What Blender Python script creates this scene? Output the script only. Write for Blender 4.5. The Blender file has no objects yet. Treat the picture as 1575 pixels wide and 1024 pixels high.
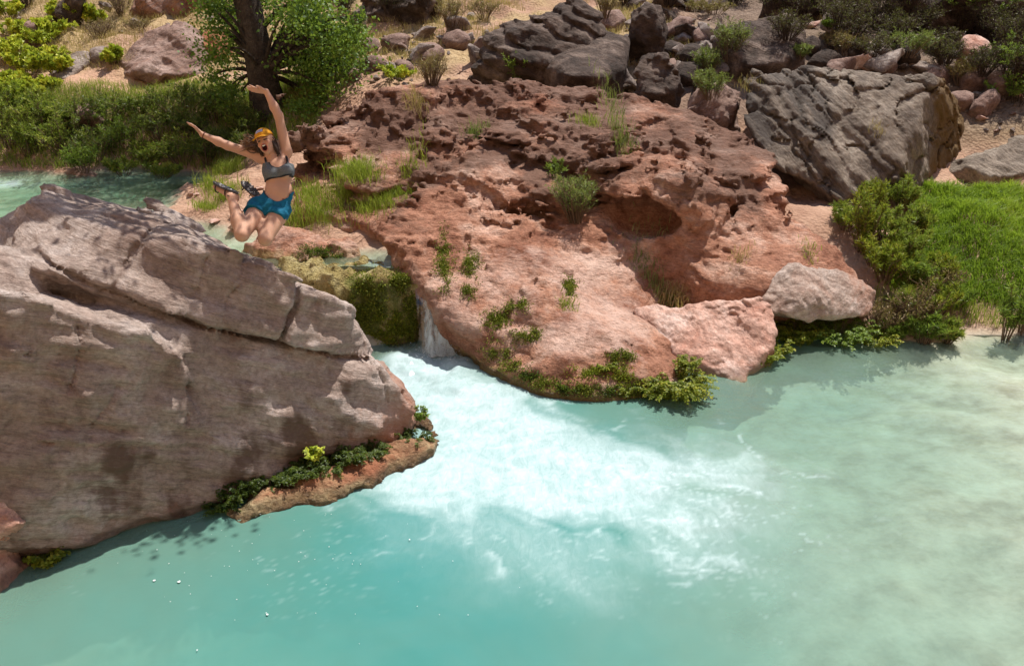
import bpy, bmesh, math, random
import numpy as np
random.seed(7); RNG = np.random.default_rng(7)
scene = bpy.context.scene
C = scene.collection
R = math.radians
# ------------------------------------------------------------------ camera, sky, sun, exposure
F = 1300.0; TH = R(22); CZ = 4.5; ct, st = math.cos(TH), math.sin(TH)
cam = bpy.data.objects.new('camera', bpy.data.cameras.new('camera')); C.objects.link(cam)
cam.data.sensor_width = 36; cam.data.lens = 36*F/1575; cam.data.clip_end = 500
cam.location = (0, 0, CZ); cam.rotation_euler = (R(90)-TH, 0, 0); scene.camera = cam
SUN_EL, SUN_AZ = R(66), R(35)            # azimuth to the right of straight ahead (+Y)
world = bpy.data.worlds.new('World'); scene.world = world; world.use_nodes = True
nt = world.node_tree; bg = nt.nodes['Background']
sky = nt.nodes.new('ShaderNodeTexSky'); sky.sky_type = 'NISHITA'; sky.sun_disc = False
sky.sun_elevation = SUN_EL; sky.sun_rotation = SUN_AZ
nt.links.new(sky.outputs[0], bg.inputs[0]); bg.inputs[1].default_value = 0.12
sun = bpy.data.objects.new('sun', bpy.data.lights.new('sun', 'SUN')); C.objects.link(sun)
sun.data.energy = 5.0; sun.data.angle = R(0.55); sun.data.color = (1, .94, .85)
sd = np.array([math.sin(SUN_AZ)*math.cos(SUN_EL), math.cos(SUN_AZ)*math.cos(SUN_EL), math.sin(SUN_EL)])
from mathutils import Vector
sun.rotation_euler = Vector(sd).to_track_quat('Z', 'Y').to_euler()
sun.location = (8, 15, 30)
vs = scene.view_settings; vs.view_transform = 'Standard'; vs.look = 'None'; vs.exposure = 0.38; vs.gamma = 1
scene.render.engine = 'CYCLES'
cy = scene.cycles; cy.max_bounces = 6; cy.diffuse_bounces = 3; cy.transparent_max_bounces = 10; cy.volume_bounces = 0
cy.use_denoising = True
# ------------------------------------------------------------------ pixel helpers (a pixel gives a direction only)
CAM = np.array([0, 0, CZ])
def ray(px, py):
    dx = (px-787.5)/F; dy = (512-py)/F
    return np.array([dx, ct+dy*st, -st+dy*ct])
def G(px, py, z=0.0):                     # on the level z
    r = ray(px, py); return CAM + r*((z-CZ)/r[2])
def P(px, py, Y):                         # at distance Y
    r = ray(px, py); return CAM + r*(Y/r[1])
# ------------------------------------------------------------------ noise
_T = np.random.default_rng(3).random(64**3).astype(np.float32)*2-1
def vnoise(p):
    if len(p) > 40000: return np.concatenate([vnoise(p[i:i+32768]) for i in range(0, len(p), 32768)])
    i = np.floor(p).astype(np.int32); f = (p-i).astype(np.float32)
    f = f*f*f*(f*(f*6-15)+10); i &= 63; j = (i+1) & 63
    x0, x1 = i[:, 0]*4096, j[:, 0]*4096; y0, y1 = i[:, 1]*64, j[:, 1]*64; z0, z1 = i[:, 2], j[:, 2]
    fx, fy, fz = f[:, 0], f[:, 1], f[:, 2]
    a = _T[x0+y0+z0]; a = a+(_T[x1+y0+z0]-a)*fx
    b = _T[x0+y1+z0]; b = b+(_T[x1+y1+z0]-b)*fx
    c = _T[x0+y0+z1]; c = c+(_T[x1+y0+z1]-c)*fx
    d = _T[x0+y1+z1]; d = d+(_T[x1+y1+z1]-d)*fx
    a = a+(b-a)*fy; c = c+(d-c)*fy
    return a+(c-a)*fz
_Q = np.array([[0.36, 0.48, -0.8], [-0.8, 0.6, 0], [0.48, 0.64, 0.6]], np.float32)
def fbm(p, s=1.0, o=4, g=.5, off=0.0):
    p = (np.asarray(p)*s+off+17.3).astype(np.float32) @ _Q; v = 0; a = 1
    for k in range(o):
        v = v+a*vnoise(p); a *= g; p = (p*2.03+5.7) @ _Q
    return v
def ridged(p, s=1.0, o=4, g=.5, off=0.0):
    p = (np.asarray(p)*s+off+31.1).astype(np.float32) @ _Q; v = 0; a = 1
    for k in range(o):
        v = v+a*(1-2*np.abs(vnoise(p))); a *= g; p = (p*2.03+5.7) @ _Q
    return v
def terr(x, n):                           # plateaus with sharp steps between them
    y = x*n; f = np.floor(y); return (f+sstep(.8, 1, y-f))/n
_LH = np.random.default_rng(11).random(512)*2-1
def layers(x, n):                         # beds: each one stands out by its own amount
    y = x*n; f = np.floor(y).astype(int); t = sstep(.86, 1, y-f); a = _LH[(f*7+131) & 511]; b = _LH[((f+1)*7+131) & 511]; return a+(b-a)*t
def sstep(a, b, x):
    t = np.clip((x-a)/(b-a), 0, 1); return t*t*(3-2*t)
def pad3(x, y, z=0.0): return np.stack([x, y, np.zeros_like(x)+z], 1)
# ------------------------------------------------------------------ mesh helpers
def mesh_np(name, V, Fq, smooth=True, attrs=None):
    V = np.asarray(V, np.float32); Fq = np.asarray(Fq, np.int32); n, k = Fq.shape
    me = bpy.data.meshes.new(name); me.vertices.add(len(V)); me.vertices.foreach_set('co', V.ravel())
    me.loops.add(n*k); me.loops.foreach_set('vertex_index', Fq.ravel())
    me.polygons.add(n); me.polygons.foreach_set('loop_start', np.arange(n, dtype=np.int32)*k)
    me.polygons.foreach_set('loop_total', np.full(n, k, np.int32))
    if smooth: me.polygons.foreach_set('use_smooth', np.ones(n, bool))
    for a, v in (attrs or {}).items():
        v = np.asarray(v, np.float32)
        if v.ndim == 2:
            at = me.attributes.new(a, 'FLOAT_COLOR', 'POINT')
            at.data.foreach_set('color', np.concatenate([v, np.ones((len(v), 1), np.float32)], 1).ravel())
        else:
            me.attributes.new(a, 'FLOAT', 'POINT').data.foreach_set('value', v)
    me.update(calc_edges=True); return me
def tag(o, label=None, cat=None, group=None, kind=None):
    if label: o['label'] = label
    if cat: o['category'] = cat
    if group: o['group'] = group
    if kind: o['kind'] = kind
    return o
def obj(name, me, mat=None, parent=None, loc=None):
    o = bpy.data.objects.new(name, me); C.objects.link(o)
    if mat is not None and not me.materials: me.materials.append(mat)
    if parent is not None: o.parent = parent
    if loc is not None: o.location = loc
    return o
def empty(name, loc):
    o = bpy.data.objects.new(name, None); C.objects.link(o); o.location = loc; o.empty_display_size = .1; return o
# ------------------------------------------------------------------ implicit surfaces (surface nets)
def nets(d, org, h):
    s = d < 0; nx, ny, nz = d.shape
    cnt = np.zeros((nx-1, ny-1, nz-1), np.int8)
    for a in (0, 1):
        for b in (0, 1):
            for c in (0, 1): cnt += s[a:nx-1+a, b:ny-1+b, c:nz-1+c]
    act = np.argwhere((cnt > 0) & (cnt < 8)); n = len(act)
    idx = np.full(cnt.shape, -1, np.int32); idx[tuple(act.T)] = np.arange(n)
    acc = np.zeros((n, 3), np.float32); num = np.zeros(n, np.float32)
    cs = [(a, b, c) for a in (0, 1) for b in (0, 1) for c in (0, 1)]
    val = {c: d[act[:, 0]+c[0], act[:, 1]+c[1], act[:, 2]+c[2]] for c in cs}
    for c in cs:
        for ax in range(3):
            if c[ax]: continue
            e = list(c); e[ax] = 1; e = tuple(e); v0, v1 = val[c], val[e]
            m = (v0 < 0) != (v1 < 0); t = np.where(m, v0/np.where(m, v0-v1, 1), 0)
            p = np.array(c, np.float32)[None].repeat(n, 0); p[:, ax] += t
            acc += p*m[:, None]; num += m
    V = (act+acc/num[:, None])*h+org
    Q = []
    for ax in range(3):
        u, w = (ax+1) % 3, (ax+2) % 3
        sl0 = [slice(1, -1)]*3; sl1 = [slice(1, -1)]*3; sl0[ax] = slice(0, -1); sl1[ax] = slice(1, None)
        A, B = s[tuple(sl0)], s[tuple(sl1)]
        e = np.argwhere(A != B); fl = A[tuple(e.T)]
        e = e+1; e[:, ax] -= 1
        def cell(du, dw):
            q = e.copy(); q[:, u] -= du; q[:, w] -= dw; return idx[tuple(q.T)]
        q = np.stack([cell(1, 1), cell(0, 1), cell(0, 0), cell(1, 0)], 1)
        q[~fl] = q[~fl][:, ::-1]; Q.append(q)
    return V, np.concatenate(Q)
def implicit(fn, lo, hi, h, band=.3, cut=None):
    lo = np.array(lo, float); hi = np.array(hi, float); k = 4
    n = np.ceil((hi-lo)/(h*k)).astype(int)+1
    ax = [lo[i]+(np.arange(n[i])+.5)*h*k for i in range(3)]
    g = np.stack(np.meshgrid(*ax, indexing='ij'), -1).reshape(-1, 3)
    dc = fn(g, True).reshape(n)
    m = np.abs(dc) < band+h*k
    D = np.repeat(np.repeat(np.repeat(np.where(dc < 0, -1, 1).astype(np.float32), k, 0), k, 1), k, 2)
    M = np.argwhere(m)
    off = np.stack(np.meshgrid(*[np.arange(k)]*3, indexing='ij'), -1).reshape(-1, 3)
    I = (M[:, None]*k+off[None]).reshape(-1, 3)
    D[tuple(I.T)] = fn(lo+(I+.5)*h, False)
    return nets(D, lo+.5*h, h)
def hull(pts, rnd=.05):
    bm = bmesh.new()
    for p in pts: bm.verts.new(tuple(float(v) for v in p))
    bmesh.ops.convex_hull(bm, input=bm.verts)
    c = np.mean([np.array(v.co) for v in bm.verts if v.link_faces], 0); pl = []
    for f in bm.faces:
        if f.calc_area() < 1e-4: continue
        n = np.array(f.normal); q = float(n @ np.array(f.verts[0].co))
        if n @ c > q: n, q = -n, -q
        if not any(abs(n @ a-1) < 8e-3 and abs(q-b) < .05 for a, b in pl): pl.append((n, q))
    bm.free()
    N = np.array([a for a, b in pl], np.float32).T; Q = np.array([b for a, b in pl], np.float32)
    def f(p):
        o = np.empty(len(p), np.float32)
        for i in range(0, len(p), 8192):
            v = p[i:i+8192].astype(np.float32) @ N-Q; mx = v.max(1); w = np.abs(mx) < .4; o[i:i+8192] = mx-rnd
            if w.any(): v = v[w]; mx = mx[w]; o[i:i+8192][w] = mx+rnd*np.log(np.exp((v-mx[:, None])/rnd).sum(1))-rnd
        return o
    P_ = np.array(pts, float); f.lo = P_.min(0); f.hi = P_.max(0); return f
def smin(a, b, k):
    h = np.clip(.5+.5*(b-a)/k, 0, 1); return b+(a-b)*h-k*h*(1-h)
def ell(p, c, r):
    r = np.array(r, np.float32); q = (p-np.array(c))/r; l = np.sqrt((q*q).sum(1))+1e-6
    return (l-1)*r.min()*np.clip(l, .6, 1.5)
def cone(p, a, b, ra, rb):
    a = np.array(a, float); b = np.array(b, float); ab = b-a
    t = np.clip(((p-a) @ ab)/(ab @ ab), 0, 1)
    return np.sqrt((((p-a)-t[:, None]*ab)**2).sum(1))-(ra+(rb-ra)*t)
def rock(name, label, hulls, mat, h=.035, k=.05, disp=None, carve=None, amp=.25, attrs=None, cat='rock', group=None, margin=.35, floor=None, post=None):
    lo = np.min([f.lo for f in hulls], 0)-margin; hi = np.max([f.hi for f in hulls], 0)+margin
    if floor is not None: lo[2] = max(lo[2], floor)
    def fn(p, coarse):
        d = hulls[0](p)
        for f in hulls[1:]: d = smin(d, f(p), k)
        if carve is not None: d = carve(p, d)
        if not coarse and disp is not None:
            w = np.abs(d) < amp; d[w] -= disp(p[w]).astype(np.float32)
        if not coarse and post is not None: d = post(p, d)
        if floor is not None: d = np.maximum(d, (lo[2]+.05)-p[:, 2])
        return d
    V, Q = implicit(fn, lo, hi, h, amp)
    base = np.array([(V[:, 0].min()+V[:, 0].max())/2, (V[:, 1].min()+V[:, 1].max())/2, V[:, 2].min()])
    at = attrs(V) if attrs else None
    o = obj(name, mesh_np(name, V-base, Q, True, at), mat, None, base)
    return tag(o, label, cat, group)
# ------------------------------------------------------------------ materials
class NT:
    def __init__(s, name):
        s.m = bpy.data.materials.new(name); s.m.use_nodes = True; s.t = s.m.node_tree; s.n = s.t.nodes; s.n.clear()
    def a(s, typ, ins=None, **kw):
        n = s.n.new('ShaderNode'+typ)
        for k, v in kw.items(): setattr(n, k, v)
        for k, v in (ins or {}).items():
            if isinstance(v, tuple) and len(v) == 2 and hasattr(v[0], 'outputs'): s.t.links.new(v[0].outputs[v[1]], n.inputs[k])
            elif hasattr(v, 'outputs'): s.t.links.new(v.outputs[0], n.inputs[k])
            else: n.inputs[k].default_value = v
        return n
    def ramp(s, fac, stops):
        r = s.a('ValToRGB', {0: fac}); e = r.color_ramp.elements
        while len(e) < len(stops): e.new(.5)
        for x, (p, c) in zip(e, stops): x.position = p; x.color = tuple(c)+(1,) if len(c) == 3 else c
        return r
    def mix(s, f, a, b, bt='MIX'):
        n = s.a('Mix', data_type='RGBA', blend_type=bt)
        for i, v in ((0, f), (6, a), (7, b)):
            if isinstance(v, tuple) and hasattr(v[0], 'outputs'): s.t.links.new(v[0].outputs[v[1]], n.inputs[i])
            elif hasattr(v, 'outputs'): s.t.links.new(v.outputs[2 if v.bl_idname == 'ShaderNodeMix' else 0], n.inputs[i])
            else: n.inputs[i].default_value = v if i == 0 else tuple(v)+(1,)
        return n
    def col(s, n): return (n, 2) if n.bl_idname == 'ShaderNodeMix' else n
    def math(s, op, a, b=0.0, clamp=False):
        n = s.a('Math', {0: a, 1: b}, operation=op); n.use_clamp = clamp; return n
    def attr(s, nm): return (s.a('Attribute', attribute_name=nm), 2)
    def out(s, sh, vol=None):
        o = s.a('OutputMaterial', {0: sh})
        if vol is not None: s.t.links.new(vol.outputs[0], o.inputs[1])
        return s.m
def rock_mat(name, c0, c1, c2, scale=1.2, strata=(0, 0, 0), sscale=(1, 1, 8), sstr=.35, stain=None, stain2=None, stain3=None, bump=.5, fine=22, rough=.88, pits=.5):
    m = NT(name); tc = m.a('TexCoord'); co = (tc, 3)
    n1 = m.a('TexNoise', {'Vector': co, 'Scale': scale, 'Detail': 9, 'Roughness': .68, 'Distortion': .4})
    base = m.ramp(n1, [(.35, c0), (.5, c1), (.66, c2)])
    xyz = m.a('SeparateXYZ', {0: co}); dt = m.a('VectorMath', {0: co, 1: strata}, operation='DOT_PRODUCT')
    mp = m.a('CombineXYZ', {0: m.math('MULTIPLY', (xyz, 0), sscale[0]), 1: m.math('MULTIPLY', (xyz, 1), sscale[1]), 2: m.math('MULTIPLY', (dt, 1), sscale[2])})
    ns = m.a('TexNoise', {'Vector': mp, 'Scale': 2.2, 'Detail': 8, 'Roughness': .7, 'Distortion': .25})
    sr = m.ramp(ns, [(.32, (.45, .42, .40)), (.52, (1, 1, 1)), (.75, (1.25, 1.22, 1.2))])
    c = m.mix(sstr, base, sr, 'MULTIPLY')
    nf = m.a('TexNoise', {'Vector': co, 'Scale': fine, 'Detail': 6, 'Roughness': .75})
    fr = m.ramp(nf, [(.3, (.55, .53, .52)), (.55, (1, 1, 1)), (.8, (1.3, 1.3, 1.3))])
    c = m.mix(.8, c, fr, 'MULTIPLY')
    ng = m.a('TexNoise', {'Vector': mp, 'Scale': fine*.75, 'Detail': 5, 'Roughness': .8})
    c = m.mix(.7, c, m.ramp(ng, [(.36, (.58, .56, .55)), (.5, (1, 1, 1)), (.66, (1.3, 1.29, 1.28))]), 'MULTIPLY')
    if stain is not None:
        nn = m.a('TexNoise', {'Vector': mp, 'Scale': 2.6, 'Detail': 10, 'Roughness': .8, 'Distortion': .3})
        e = m.math('SUBTRACT', m.math('ADD', m.attr('stain'), m.math('MULTIPLY', nn, .9)), .78)
        e = m.math('MULTIPLY', e, 3.6, True); c = m.mix(m.math('MULTIPLY', e, .82), c, stain)
    if stain2 is not None:
        nn = m.a('TexNoise', {'Vector': co, 'Scale': 9, 'Detail': 6, 'Roughness': .7})
        e = m.math('SUBTRACT', m.math('ADD', m.attr('moss'), m.math('MULTIPLY', nn, .8)), .72)
        e = m.math('MULTIPLY', e, 2.6, True); c = m.mix(m.math('MULTIPLY', e, .85), c, stain2)
    if stain3 is not None:
        nn = m.a('TexNoise', {'Vector': co, 'Scale': 2.2, 'Detail': 8, 'Roughness': .7})
        e = m.math('MULTIPLY', m.math('SUBTRACT', m.math('ADD', m.attr('pale'), nn), .85), 4.0, True); c = m.mix(m.math('MULTIPLY', e, .7), c, m.mix(.6, stain3, fr, 'MULTIPLY'))
    v = m.a('TexVoronoi', {'Vector': co, 'Scale': fine*.9, 'Randomness': 1.0}, feature='F1')
    hgt = m.math('ADD', m.math('MULTIPLY', nf, .8), m.math('MULTIPLY', ns, 1.0))
    hgt = m.math('ADD', m.math('ADD', hgt, m.math('MULTIPLY', ng, .22)), m.math('MULTIPLY', m.math('MINIMUM', (v, 0), .45), pits))
    wz = m.a('SeparateXYZ', {0: (m.a('NewGeometry'), 0)})                       # soaked band just above the pool level
    wt = m.math('MULTIPLY', m.math('SUBTRACT', m.math('ADD', .07, m.math('MULTIPLY', nf, .08)), (wz, 2)), 22.0, True)
    c = m.mix(m.math('MULTIPLY', wt, .75), c, m.mix(1.0, c, (.36, .34, .30), 'MULTIPLY')); rough = m.math('SUBTRACT', rough, m.math('MULTIPLY', wt, .5))
    b = m.a('Bump', {'Strength': bump, 'Distance': .085, 'Height': hgt})
    p = m.a('BsdfPrincipled', {'Base Color': m.col(c), 'Roughness': rough, 'Normal': b}); p.inputs['Specular IOR Level'].default_value = .25
    return m.out(p)
def plain(name, col, rough=.7, spec=.3, sss=0):
    m = NT(name); p = m.a('BsdfPrincipled', {'Base Color': tuple(col)+(1,), 'Roughness': rough}); p.inputs['Specular IOR Level'].default_value = spec
    return m.out(p)
def leaf_mat(name, c0, c1, c2, trans=.35, rough=.5):
    m = NT(name); r = m.ramp(m.attr('var'), [(0, c0), (.5, c1), (1, c2)])
    d = m.a('BsdfPrincipled', {'Base Color': r, 'Roughness': rough}); d.inputs['Specular IOR Level'].default_value = .3
    t = m.a('BsdfTranslucent', {'Color': m.col(m.mix(.5, r, (.35, .5, .05)))})
    return m.out(m.a('MixShader', {0: trans, 1: d, 2: t}))
M = {}
M['left'] = rock_mat('pink_grey_sandstone', (.29, .205, .17), (.43, .34, .295), (.58, .50, .465), 1.4, (.38, .12, .92), (1.5, 1.5, 15), .62, stain=(.12, .068, .047), stain2=(.38, .19, .125), bump=.7, fine=20, pits=.35)
M['trav'] = rock_mat('red_travertine', (.24, .095, .055), (.45, .225, .145), (.66, .45, .355), 1.3, (.1, 0, 1), (1.2, 1.2, 7), .45, stain=(.125, .07, .05), stain2=(.30, .23, .08), stain3=(.68, .49, .41), bump=.85, fine=15, pits=.45)
M['pink'] = rock_mat('pale_pink_travertine', (.42, .21, .15), (.56, .36, .29), (.68, .53, .47), 1.6, (.4, -.2, .9), (1, 1, 5), .4, stain=(.36, .15, .09), stain2=(.55, .45, .25), bump=.5, fine=18)
M['pale'] = rock_mat('pale_grey_travertine', (.30, .19, .145), (.41, .32, .27), (.53, .46, .42), 1.6, (-.3, -.3, .9), (1, 1, 5), .35, stain=(.33, .15, .09), bump=.5, fine=18)
M['grey'] = rock_mat('grey_limestone', (.13, .10, .08), (.26, .21, .165), (.43, .365, .30), 1.6, (.8, .1, .58), (1.2, 1.2, 8), .6, stain=(.07, .06, .055), stain2=(.16, .095, .03), bump=.9, fine=12, pits=.5)
M['dark'] = rock_mat('desert_varnished_rock', (.04, .028, .022), (.085, .059, .047), (.22, .165, .135), 2.0, (.35, 0, .94), (1, 1, 8), .5, stain=(.30, .24, .21), bump=.7, fine=14)
M['brown'] = rock_mat('brown_sandstone', (.17, .10, .08), (.29, .19, .155), (.42, .31, .27), 1.5, (-.5, .1, .85), (1, 1, 6), .5, stain=(.40, .15, .06), bump=.7, fine=14)
M['talus'] = rock_mat('talus_stone', (.15, .11, .095), (.30, .24, .21), (.46, .40, .36), 1.8, (.3, .2, .9), (1, 1, 4), .4, bump=.6, fine=12)
M['shelf'] = rock_mat('yellow_travertine_crust', (.20, .10, .055), (.40, .27, .15), (.60, .49, .29), 2.2, (0, 0, 1.), (1, 1, 4), .3, stain=(.34, .13, .07), bump=.8, fine=24, pits=.9)
M['curtain'] = rock_mat('mossy_travertine', (.30, .22, .07), (.50, .40, .16), (.66, .56, .30), 3, (0, 0, 1.), (5, 5, 1), .5, stain=(.10, .14, .015), bump=1.0, fine=26, pits=.9)
M['bark'] = rock_mat('bark', (.035, .025, .02), (.08, .06, .045), (.14, .11, .085), 3, (0, 0, 1.), (6, 6, 1), .6, bump=1, fine=18)
M['twig'] = plain('dry_twig', (.16, .11, .075), .9, .1)
M['tw_dark'] = plain('dark_twig', (.07, .05, .04), .9, .1)
M['gstem'] = plain('green_stem', (.10, .12, .035), .7, .2)
M['cotton'] = leaf_mat('cottonwood_leaves', (0.034, 0.073, 0.014), (0.094, 0.177, 0.025), (0.208, 0.325, 0.049))
M['yel'] = leaf_mat('yellow_green_leaves', (0.141, 0.204, 0.025), (0.400, 0.461, 0.041), (0.754, 0.703, 0.084))
M['bush'] = leaf_mat('dark_bush_leaves', (0.042, 0.066, 0.016), (0.094, 0.134, 0.030), (0.246, 0.266, 0.067))
M['grn'] = leaf_mat('green_leaves', (0.056, 0.104, 0.016), (0.142, 0.221, 0.033), (0.302, 0.400, 0.067))
M['sage'] = leaf_mat('sage_leaves', (0.087, 0.109, 0.036), (0.174, 0.217, 0.072), (0.319, 0.362, 0.131))
M['dry'] = leaf_mat('dry_leaves', (.16, .11, .05), (.28, .20, .09), (.42, .33, .16), .2)
M['fern'] = leaf_mat('fern_fronds', (0.056, 0.089, 0.010), (0.189, 0.221, 0.020), (0.452, 0.414, 0.049))
M['ferndk'] = leaf_mat('maidenhair_fronds', (0.019, 0.041, 0.007), (0.052, 0.082, 0.014), (0.117, 0.153, 0.023))
M['moss'] = leaf_mat('moss_leaves', (.035, .05, .006), (.13, .16, .015), (.34, .34, .05), .2, .8)
M['lawn'] = leaf_mat('bright_grass', (.10, .17, .012), (.20, .32, .02), (.36, .46, .05), .4)
M['tuft'] = leaf_mat('yellow_green_grass', (.12, .17, .02), (.24, .30, .035), (.42, .44, .09), .4)
M['straw'] = leaf_mat('straw_grass', (.24, .15, .065), (.42, .29, .14), (.60, .46, .26), .3)
M['reed'] = leaf_mat('reed_blades', (0.059, 0.091, 0.018), (0.166, 0.221, 0.031), (0.448, 0.461, 0.084), .35)
# ground: pinkish dirt, straw litter, pale silt under water
m = NT('canyon_ground'); tc = m.a('TexCoord'); co = (tc, 3)
n1 = m.a('TexNoise', {'Vector': co, 'Scale': .8, 'Detail': 9, 'Roughness': .7}); n2 = m.a('TexNoise', {'Vector': co, 'Scale': 14, 'Detail': 6, 'Roughness': .75})
dirt = m.ramp(n1, [(.3, (.24, .13, .085)), (.5, (.40, .245, .17)), (.7, (.52, .36, .26))])
straw = m.ramp(n2, [(.3, (.20, .13, .06)), (.5, (.38, .27, .14)), (.7, (.52, .40, .23))])
c = m.mix(m.attr('straw'), dirt, straw)
n3 = m.a('TexNoise', {'Vector': co, 'Scale': 2.6, 'Detail': 6, 'Roughness': .62})
bed = m.ramp(n3, [(.34, (.27, .235, .175)), (.5, (.40, .365, .285)), (.66, (.50, .465, .375))])
c = m.mix(m.attr('soil'), c, m.ramp(n2, [(.3, (.07, .048, .036)), (.5, (.16, .115, .085)), (.7, (.28, .21, .16))]))
c = m.mix(m.attr('bed'), c, bed)
c = m.mix(m.attr('path'), c, m.ramp(n2, [(.3, (.44, .25, .17)), (.7, (.58, .37, .27))]))
v = m.a('TexVoronoi', {'Vector': co, 'Scale': 16.0})
b = m.a('Bump', {'Strength': m.math('SUBTRACT', .7, m.math('MULTIPLY', m.attr('bed'), .5)), 'Distance': .05, 'Height': m.math('ADD', n2, m.math('MULTIPLY', (v, 0), -.8))})
p = m.a('BsdfPrincipled', {'Base Color': m.col(c), 'Roughness': .92, 'Normal': b}); p.inputs['Specular IOR Level'].default_value = .15
M['ground'] = m.out(p)
def water_mat(name, shallow, mid, deep, absorb, dens, clear=.55, rough=.06):
    m = NT(name); tc = m.a('TexCoord'); co = (tc, 3)
    w1 = m.a('TexNoise', {'Vector': m.a('Mapping', {'Vector': co, 'Rotation': (0, 0, R(20)), 'Scale': (.7, 1.3, 1)}), 'Scale': 7, 'Detail': 5, 'Roughness': .6, 'Distortion': .6})
    w2 = m.a('TexNoise', {'Vector': co, 'Scale': 21, 'Detail': 4, 'Roughness': .6, 'Distortion': .4})
    b = m.a('Bump', {'Strength': .15, 'Distance': .06, 'Height': m.math('ADD', w1, m.math('MULTIPLY', w2, .35))})
    cl = m.a('TexNoise', {'Vector': co, 'Scale': .9, 'Detail': 4, 'Roughness': .6, 'Distortion': .5})
    dp = m.math('ADD', m.attr('deep'), m.math('MULTIPLY', m.math('SUBTRACT', cl, .5), .5))      # water thickness in metres, silt drifting in clouds
    milk = m.ramp(m.math('MULTIPLY', dp, .55), [(.04, shallow), (.42, mid), (.9, deep)])
    mf = m.math('SUBTRACT', 1.0, m.math('POWER', 2.718, m.math('MULTIPLY', dp, -clear)), True)   # suspended silt veils the bed with depth
    body = m.a('MixShader', {0: mf, 1: m.a('BsdfTransparent', {0: (.97, 1, 1, 1)}), 2: m.a('BsdfDiffuse', {0: milk})})
    lw = m.a('Fresnel', {0: 1.33, 1: b})
    wet = m.a('MixShader', {0: lw, 1: body, 2: m.a('BsdfGlossy', {0: (1, 1, 1, 1), 1: rough, 'Normal': b})})
    mp = m.a('Mapping', {'Vector': co, 'Rotation': (0, 0, R(-28)), 'Scale': (1, .38, 1)})
    nf = m.a('TexNoise', {'Vector': mp, 'Scale': 13, 'Detail': 8, 'Roughness': .72, 'Distortion': 1.0})
    f = m.math('ADD', m.attr('foam'), m.math('MULTIPLY', m.math('SUBTRACT', nf, .5), m.math('MULTIPLY', m.attr('foam'), 1.3)), True)
    nb = m.a('TexNoise', {'Vector': co, 'Scale': 48, 'Detail': 4, 'Roughness': .7})
    fb = m.a('Bump', {'Strength': .3, 'Distance': .05, 'Height': m.math('ADD', nf, m.math('MULTIPLY', nb, .3))})
    fd = m.a('BsdfDiffuse', {0: (.48, .59, .615, 1), 'Normal': fb})
    return m.out(m.a('MixShader', {0: f, 1: wet, 2: fd}), m.a('VolumeAbsorption', {0: tuple(absorb)+(1,), 1: dens}))
M['pool'] = water_mat('turquoise_pool_water', (.275, .345, .265), (.165, .305, .245), (.05, .235, .218), (.22, .87, .80), .45, 1.15)
M['stream'] = water_mat('clear_stream_water', (.36, .40, .26), (.22, .40, .30), (.10, .30, .25), (.1, .8, .6), .5, .9)
# ------------------------------------------------------------------ terrain from control points
cps = [(-1, 6.5, -1.6), (.5, 7.5, -1.7), (-2.5, 5.5, -1.2), (0, 5, -1.4), (-.5, 9.5, -1.1), (1.5, 6.5, -1.1), (2.4, 8, -.6), (3.6, 9.5, -.55), (4.8, 9.9, -.4),
       (3.5, 6, -.38), (4.6, 7.5, -.25), (4, 5, -.22), (5.5, 8.6, -.16), (6.4, 9.6, -.1), (2.2, 5.2, -.6), (2.7, 6.6, -.5), (0, 3, -.9), (-3, 3.5, -.7), (3, 3, -.2), (7.5, 6, .1), (8, 9.5, .1),
       (0, .8, 2.4), (-4, .8, 2.5), (4, .8, 2.4), (0, -6, 5), (-12, -6, 6), (12, -6, 6), (-5.2, 6, -.3), (-5, 7.5, .4), (-3, 8.3, .1), (-7, 7, 1.0), (-6.6, 4.6, .6), (-5, 4, -.3), (-9, 4, 1.6),
       (-4, 9.8, 1.05), (-6, 10.2, 1.1), (-3, 10.1, .9), (-8, 11, 1.2), (-12, 9, 2), (-2.4, 10.3, .1), (-1.5, 10.6, -.3), (-1, 10.2, -1),
       (-10, 16, .5), (-8, 14.5, .55), (-3.6, 11.7, .8), (-2.4, 11.7, .82), (-1.6, 11.7, .82), (-13, 17, .4), (-1.2, 11.2, .6), (-7, 13, .7), (-10, 13, .9)]
def cp(px, py, Y): cps.append(tuple(P(px, py, Y)))
for a in [(0, 258, 18.0), (150, 262, 18.0), (340, 272, 17.4), (0, 160, 19.6), (150, 160, 19.6), (300, 158, 19.4), (60, 130, 20.6), (250, 131, 20.6), (380, 150, 19.8), (450, 150, 19),
          (430, 280, 14.7), (440, 330, 13.5), (540, 270, 14), (640, 250, 14), (560, 360, 12.4), (400, 395, 12.1),
          (0, 60, 23), (150, 60, 23), (300, 60, 23), (450, 60, 23), (600, 80, 20), (700, 60, 21), (850, 40, 21.5), (1000, 50, 21), (1100, 50, 20.5), (1240, 60, 19.5), (1350, 90, 18.6), (1500, 90, 19),
          (0, 3, 26), (300, 3, 26), (600, 8, 25), (900, 3, 25), (1200, 10, 23.5), (1500, 10, 23), (1500, 170, 17.2), (1575, 200, 16.5),
          (1290, 312, 14), (1500, 288, 15.2), (1575, 290, 15), (1575, 350, 13.2), (1500, 320, 13.8), (1480, 420, 12.2), (1575, 440, 12), (1480, 520, 10.95), (1575, 535, 10.8), (1380, 420, 12), (1380, 500, 11.1), (1260, 340, 13), (1330, 330, 13.4)]: cp(*a)
for a in [(285, 296, 1.06), (310, 312, 1.08), (338, 330, 1.08), (355, 345, 1.05), (390, 345, 1.0), (345, 300, 1.15), (370, 275, 1.2), (400, 300, 1.3), (420, 345, 1.0), (300, 283, 1.05)]: cps.append(tuple(G(*a)))
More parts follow.
